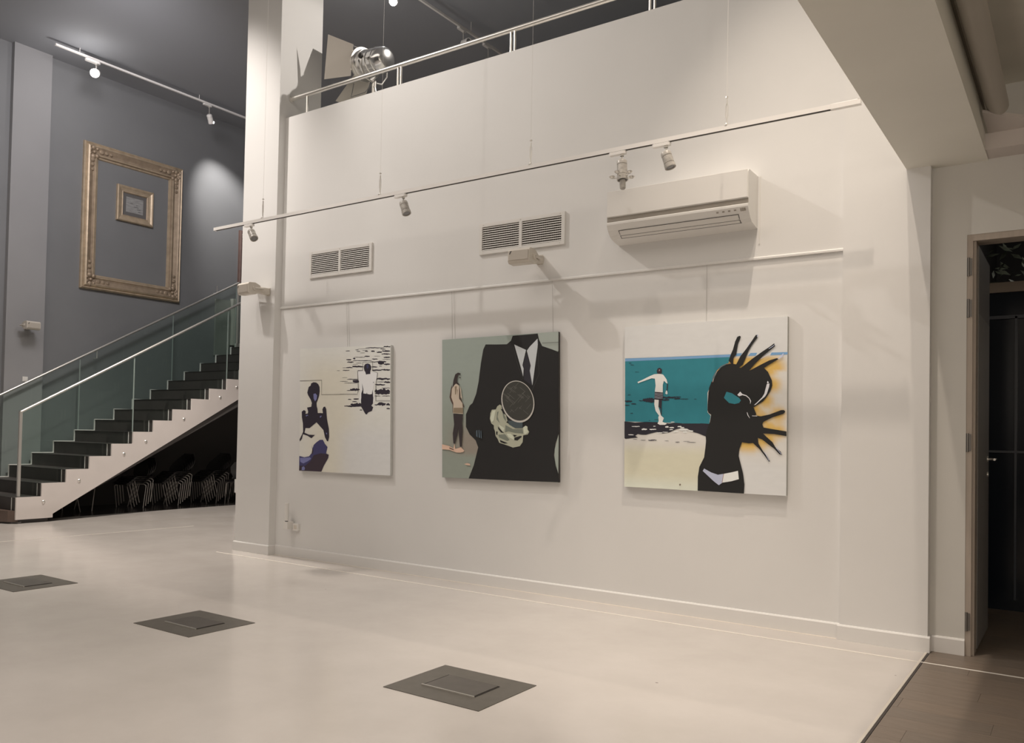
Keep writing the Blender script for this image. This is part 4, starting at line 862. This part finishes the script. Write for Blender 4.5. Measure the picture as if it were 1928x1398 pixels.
# ------------------------------------------------------------------ stacked chairs under the stairs
SHELL = mat('black_moulded_shell', (.03, .028, .028), .35)
def make_chair():
    t = thing('stacking_chair', '-', 'chair', (0, 0, 0), 'stacked shell chairs under the stairs')
    # shell: curved seat and back grid, facing +X (towards the hall)
    bm = MB(); prof_ = [(.22, .43), (.16, .455), (.05, .450), (-.08, .445), (-.17, .46), (-.215, .52), (-.235, .60), (-.255, .70), (-.275, .80)]
    wid = [.19, .215, .225, .22, .17, .15, .20, .21, .14]
    vs, fs = [], []; n = 8
    for th in (0, -.012):
        for (x, z), w_ in zip(prof_, wid):
            for j in range(n+1):
                s = j/n*2-1; vs.append((x+(.03*s*s if z > .5 else 0)+th*.5, w_*s, z+(.018*s*s if z < .5 else 0)+th))
    R_ = len(prof_); off = R_*(n+1)
    for i in range(R_-1):
        for j in range(n):
            a_ = i*(n+1)+j; fs.append((a_, a_+1, a_+n+2, a_+n+1)); fs.append((off+a_, off+a_+n+1, off+a_+n+2, off+a_+1))
    for i in range(R_-1):
        for j in (0, n):
            a_ = i*(n+1)+j; fs.append((a_, a_+n+1, off+a_+n+1, off+a_))
    for i in (0, R_-1):
        for j in range(n): a_ = i*(n+1)+j; fs.append((a_, a_+1, off+a_+1, off+a_))
    bm._new(vs, fs, True); bm.build('shell', SHELL, t, world=False)
    for sx in (-1, 1):
        for sy in (-1, 1):
            MB().tube([(sx*.04, sy*.05, .425), (sx*.165, sy*.15, .425), (sx*.195, sy*.175, .395), (sx*.115, sy*.215, .0)], .008, 8).build('leg', mat('chair_leg_metal', (.62, .58, .55), .35, .8), t, world=False)
    return t
proto = make_chair(); first = True
# stacks run along the wall: (x, y, how many, heading)
stk = [('leftmost', -14.32, 7.55, 1, .2, 'pile nearest the lower stringer'),
       ('second', -14.30, 8.62, 4, .1, 'second pile of black shell chairs under the stairs'),
       ('third', -14.28, 9.42, 7, .05, 'third pile of black shell chairs under the stairs'),
       ('fourth', -14.20, 10.12, 7, .1, 'last full pile of black shell chairs, next to the column')]
stk[3:] = [('fourth', -14.24, 10.05, 6, .1, 'fourth pile of black shell chairs under the stairs'), ('fifth', -14.20, 10.85, 6, .05, 'last pile of black shell chairs, beside the column')]
stk[2] = ('third', -14.28, 9.25, 6, .05, 'third pile of black shell chairs under the stairs'); stk[1] = ('second', -14.30, 8.55, 4, .1, 'second pile of black shell chairs under the stairs')
stk[0] = ('first', -14.32, 7.60, 1, .2, '')
order = ['bottom', 'second lowest', 'third lowest', 'middle', 'third highest', 'second highest', 'top']
for nm, x, y, n, rz, lab in stk:
    names = {1: [''], 4: ['bottom', 'second lowest', 'second highest', 'top'], 6: order[:3]+order[4:], 7: order}[n]
    for i in range(n):
        c = proto if first else copy_tree(proto); first = False
        c.location = (x+.01*i, y+.040*i, .034*i); c.rotation_euler = (.0, 0, rz-math.pi/2)
        c['label'] = '%s chair of the %s' % (names[i], lab) if n > 1 else 'lone black shell chair half hidden by the lower stringer'
c = copy_tree(proto); c.location = (-13.72, 10.45, 0); c.rotation_euler = (0, 0, -.9); c['label'] = 'single black chair beside the column, a white sheet on its side'
pp = tag(MB().obox((-13.55, 10.30, .36), Vector((.012, .05, 0)), Vector((-.05, .012, .0))*.1, Vector((0, 0, .13))).build('paper_sheet', WHITEP), 'small white sheet hanging by the single chair next to the column', 'paper')

# ------------------------------------------------------------------ plant at the top of the stairs
pb = P(459, 590, 'X', -13.85)
pl = thing('potted_plant', 'green leafy plant peeping from behind the column above the stair rail', 'plant', (pb.x+.1, pb.y+.20, ZS(K)))
base = Vector((pb.x+.1, pb.y+.20, ZS(K)))
MB().lathe([(0, 0), (.11, 0), (.14, .25), (.15, .26), (.13, .26), (.12, .22), (0, .22)], base, (0, 0, 1), 20).build('pot', mat('dark_pot', (.05, .05, .05), .5), pl)
LFM = mat('fresh_green_leaf', (.20, .36, .08), .4, noise=.3, nscale=8)
rl = random.Random(9)
for i in range(16):
    an = rl.uniform(0, 6.28) if i > 5 else rl.uniform(-2.6, -1.2); h = rl.uniform(.35, .70); r_ = rl.uniform(.12, .26)
    tip = base+Vector((math.cos(an)*r_, math.sin(an)*r_, .24+h)); b0 = base+Vector((0, 0, .22)); md = base+Vector((math.cos(an)*r_*.45, math.sin(an)*r_*.45, .24+h*.75))
    sd = Vector((-math.sin(an), math.cos(an), 0))
    lf_ = MB(); lf_._new([b0-sd*.006, b0+sd*.006, md+sd*.035, md-sd*.035, tip, md+Vector((0, 0, .01))], [(0, 1, 2, 5), (0, 5, 3), (5, 2, 4), (3, 5, 4)], True)
    lf_.build('leaf', LFM, pl)
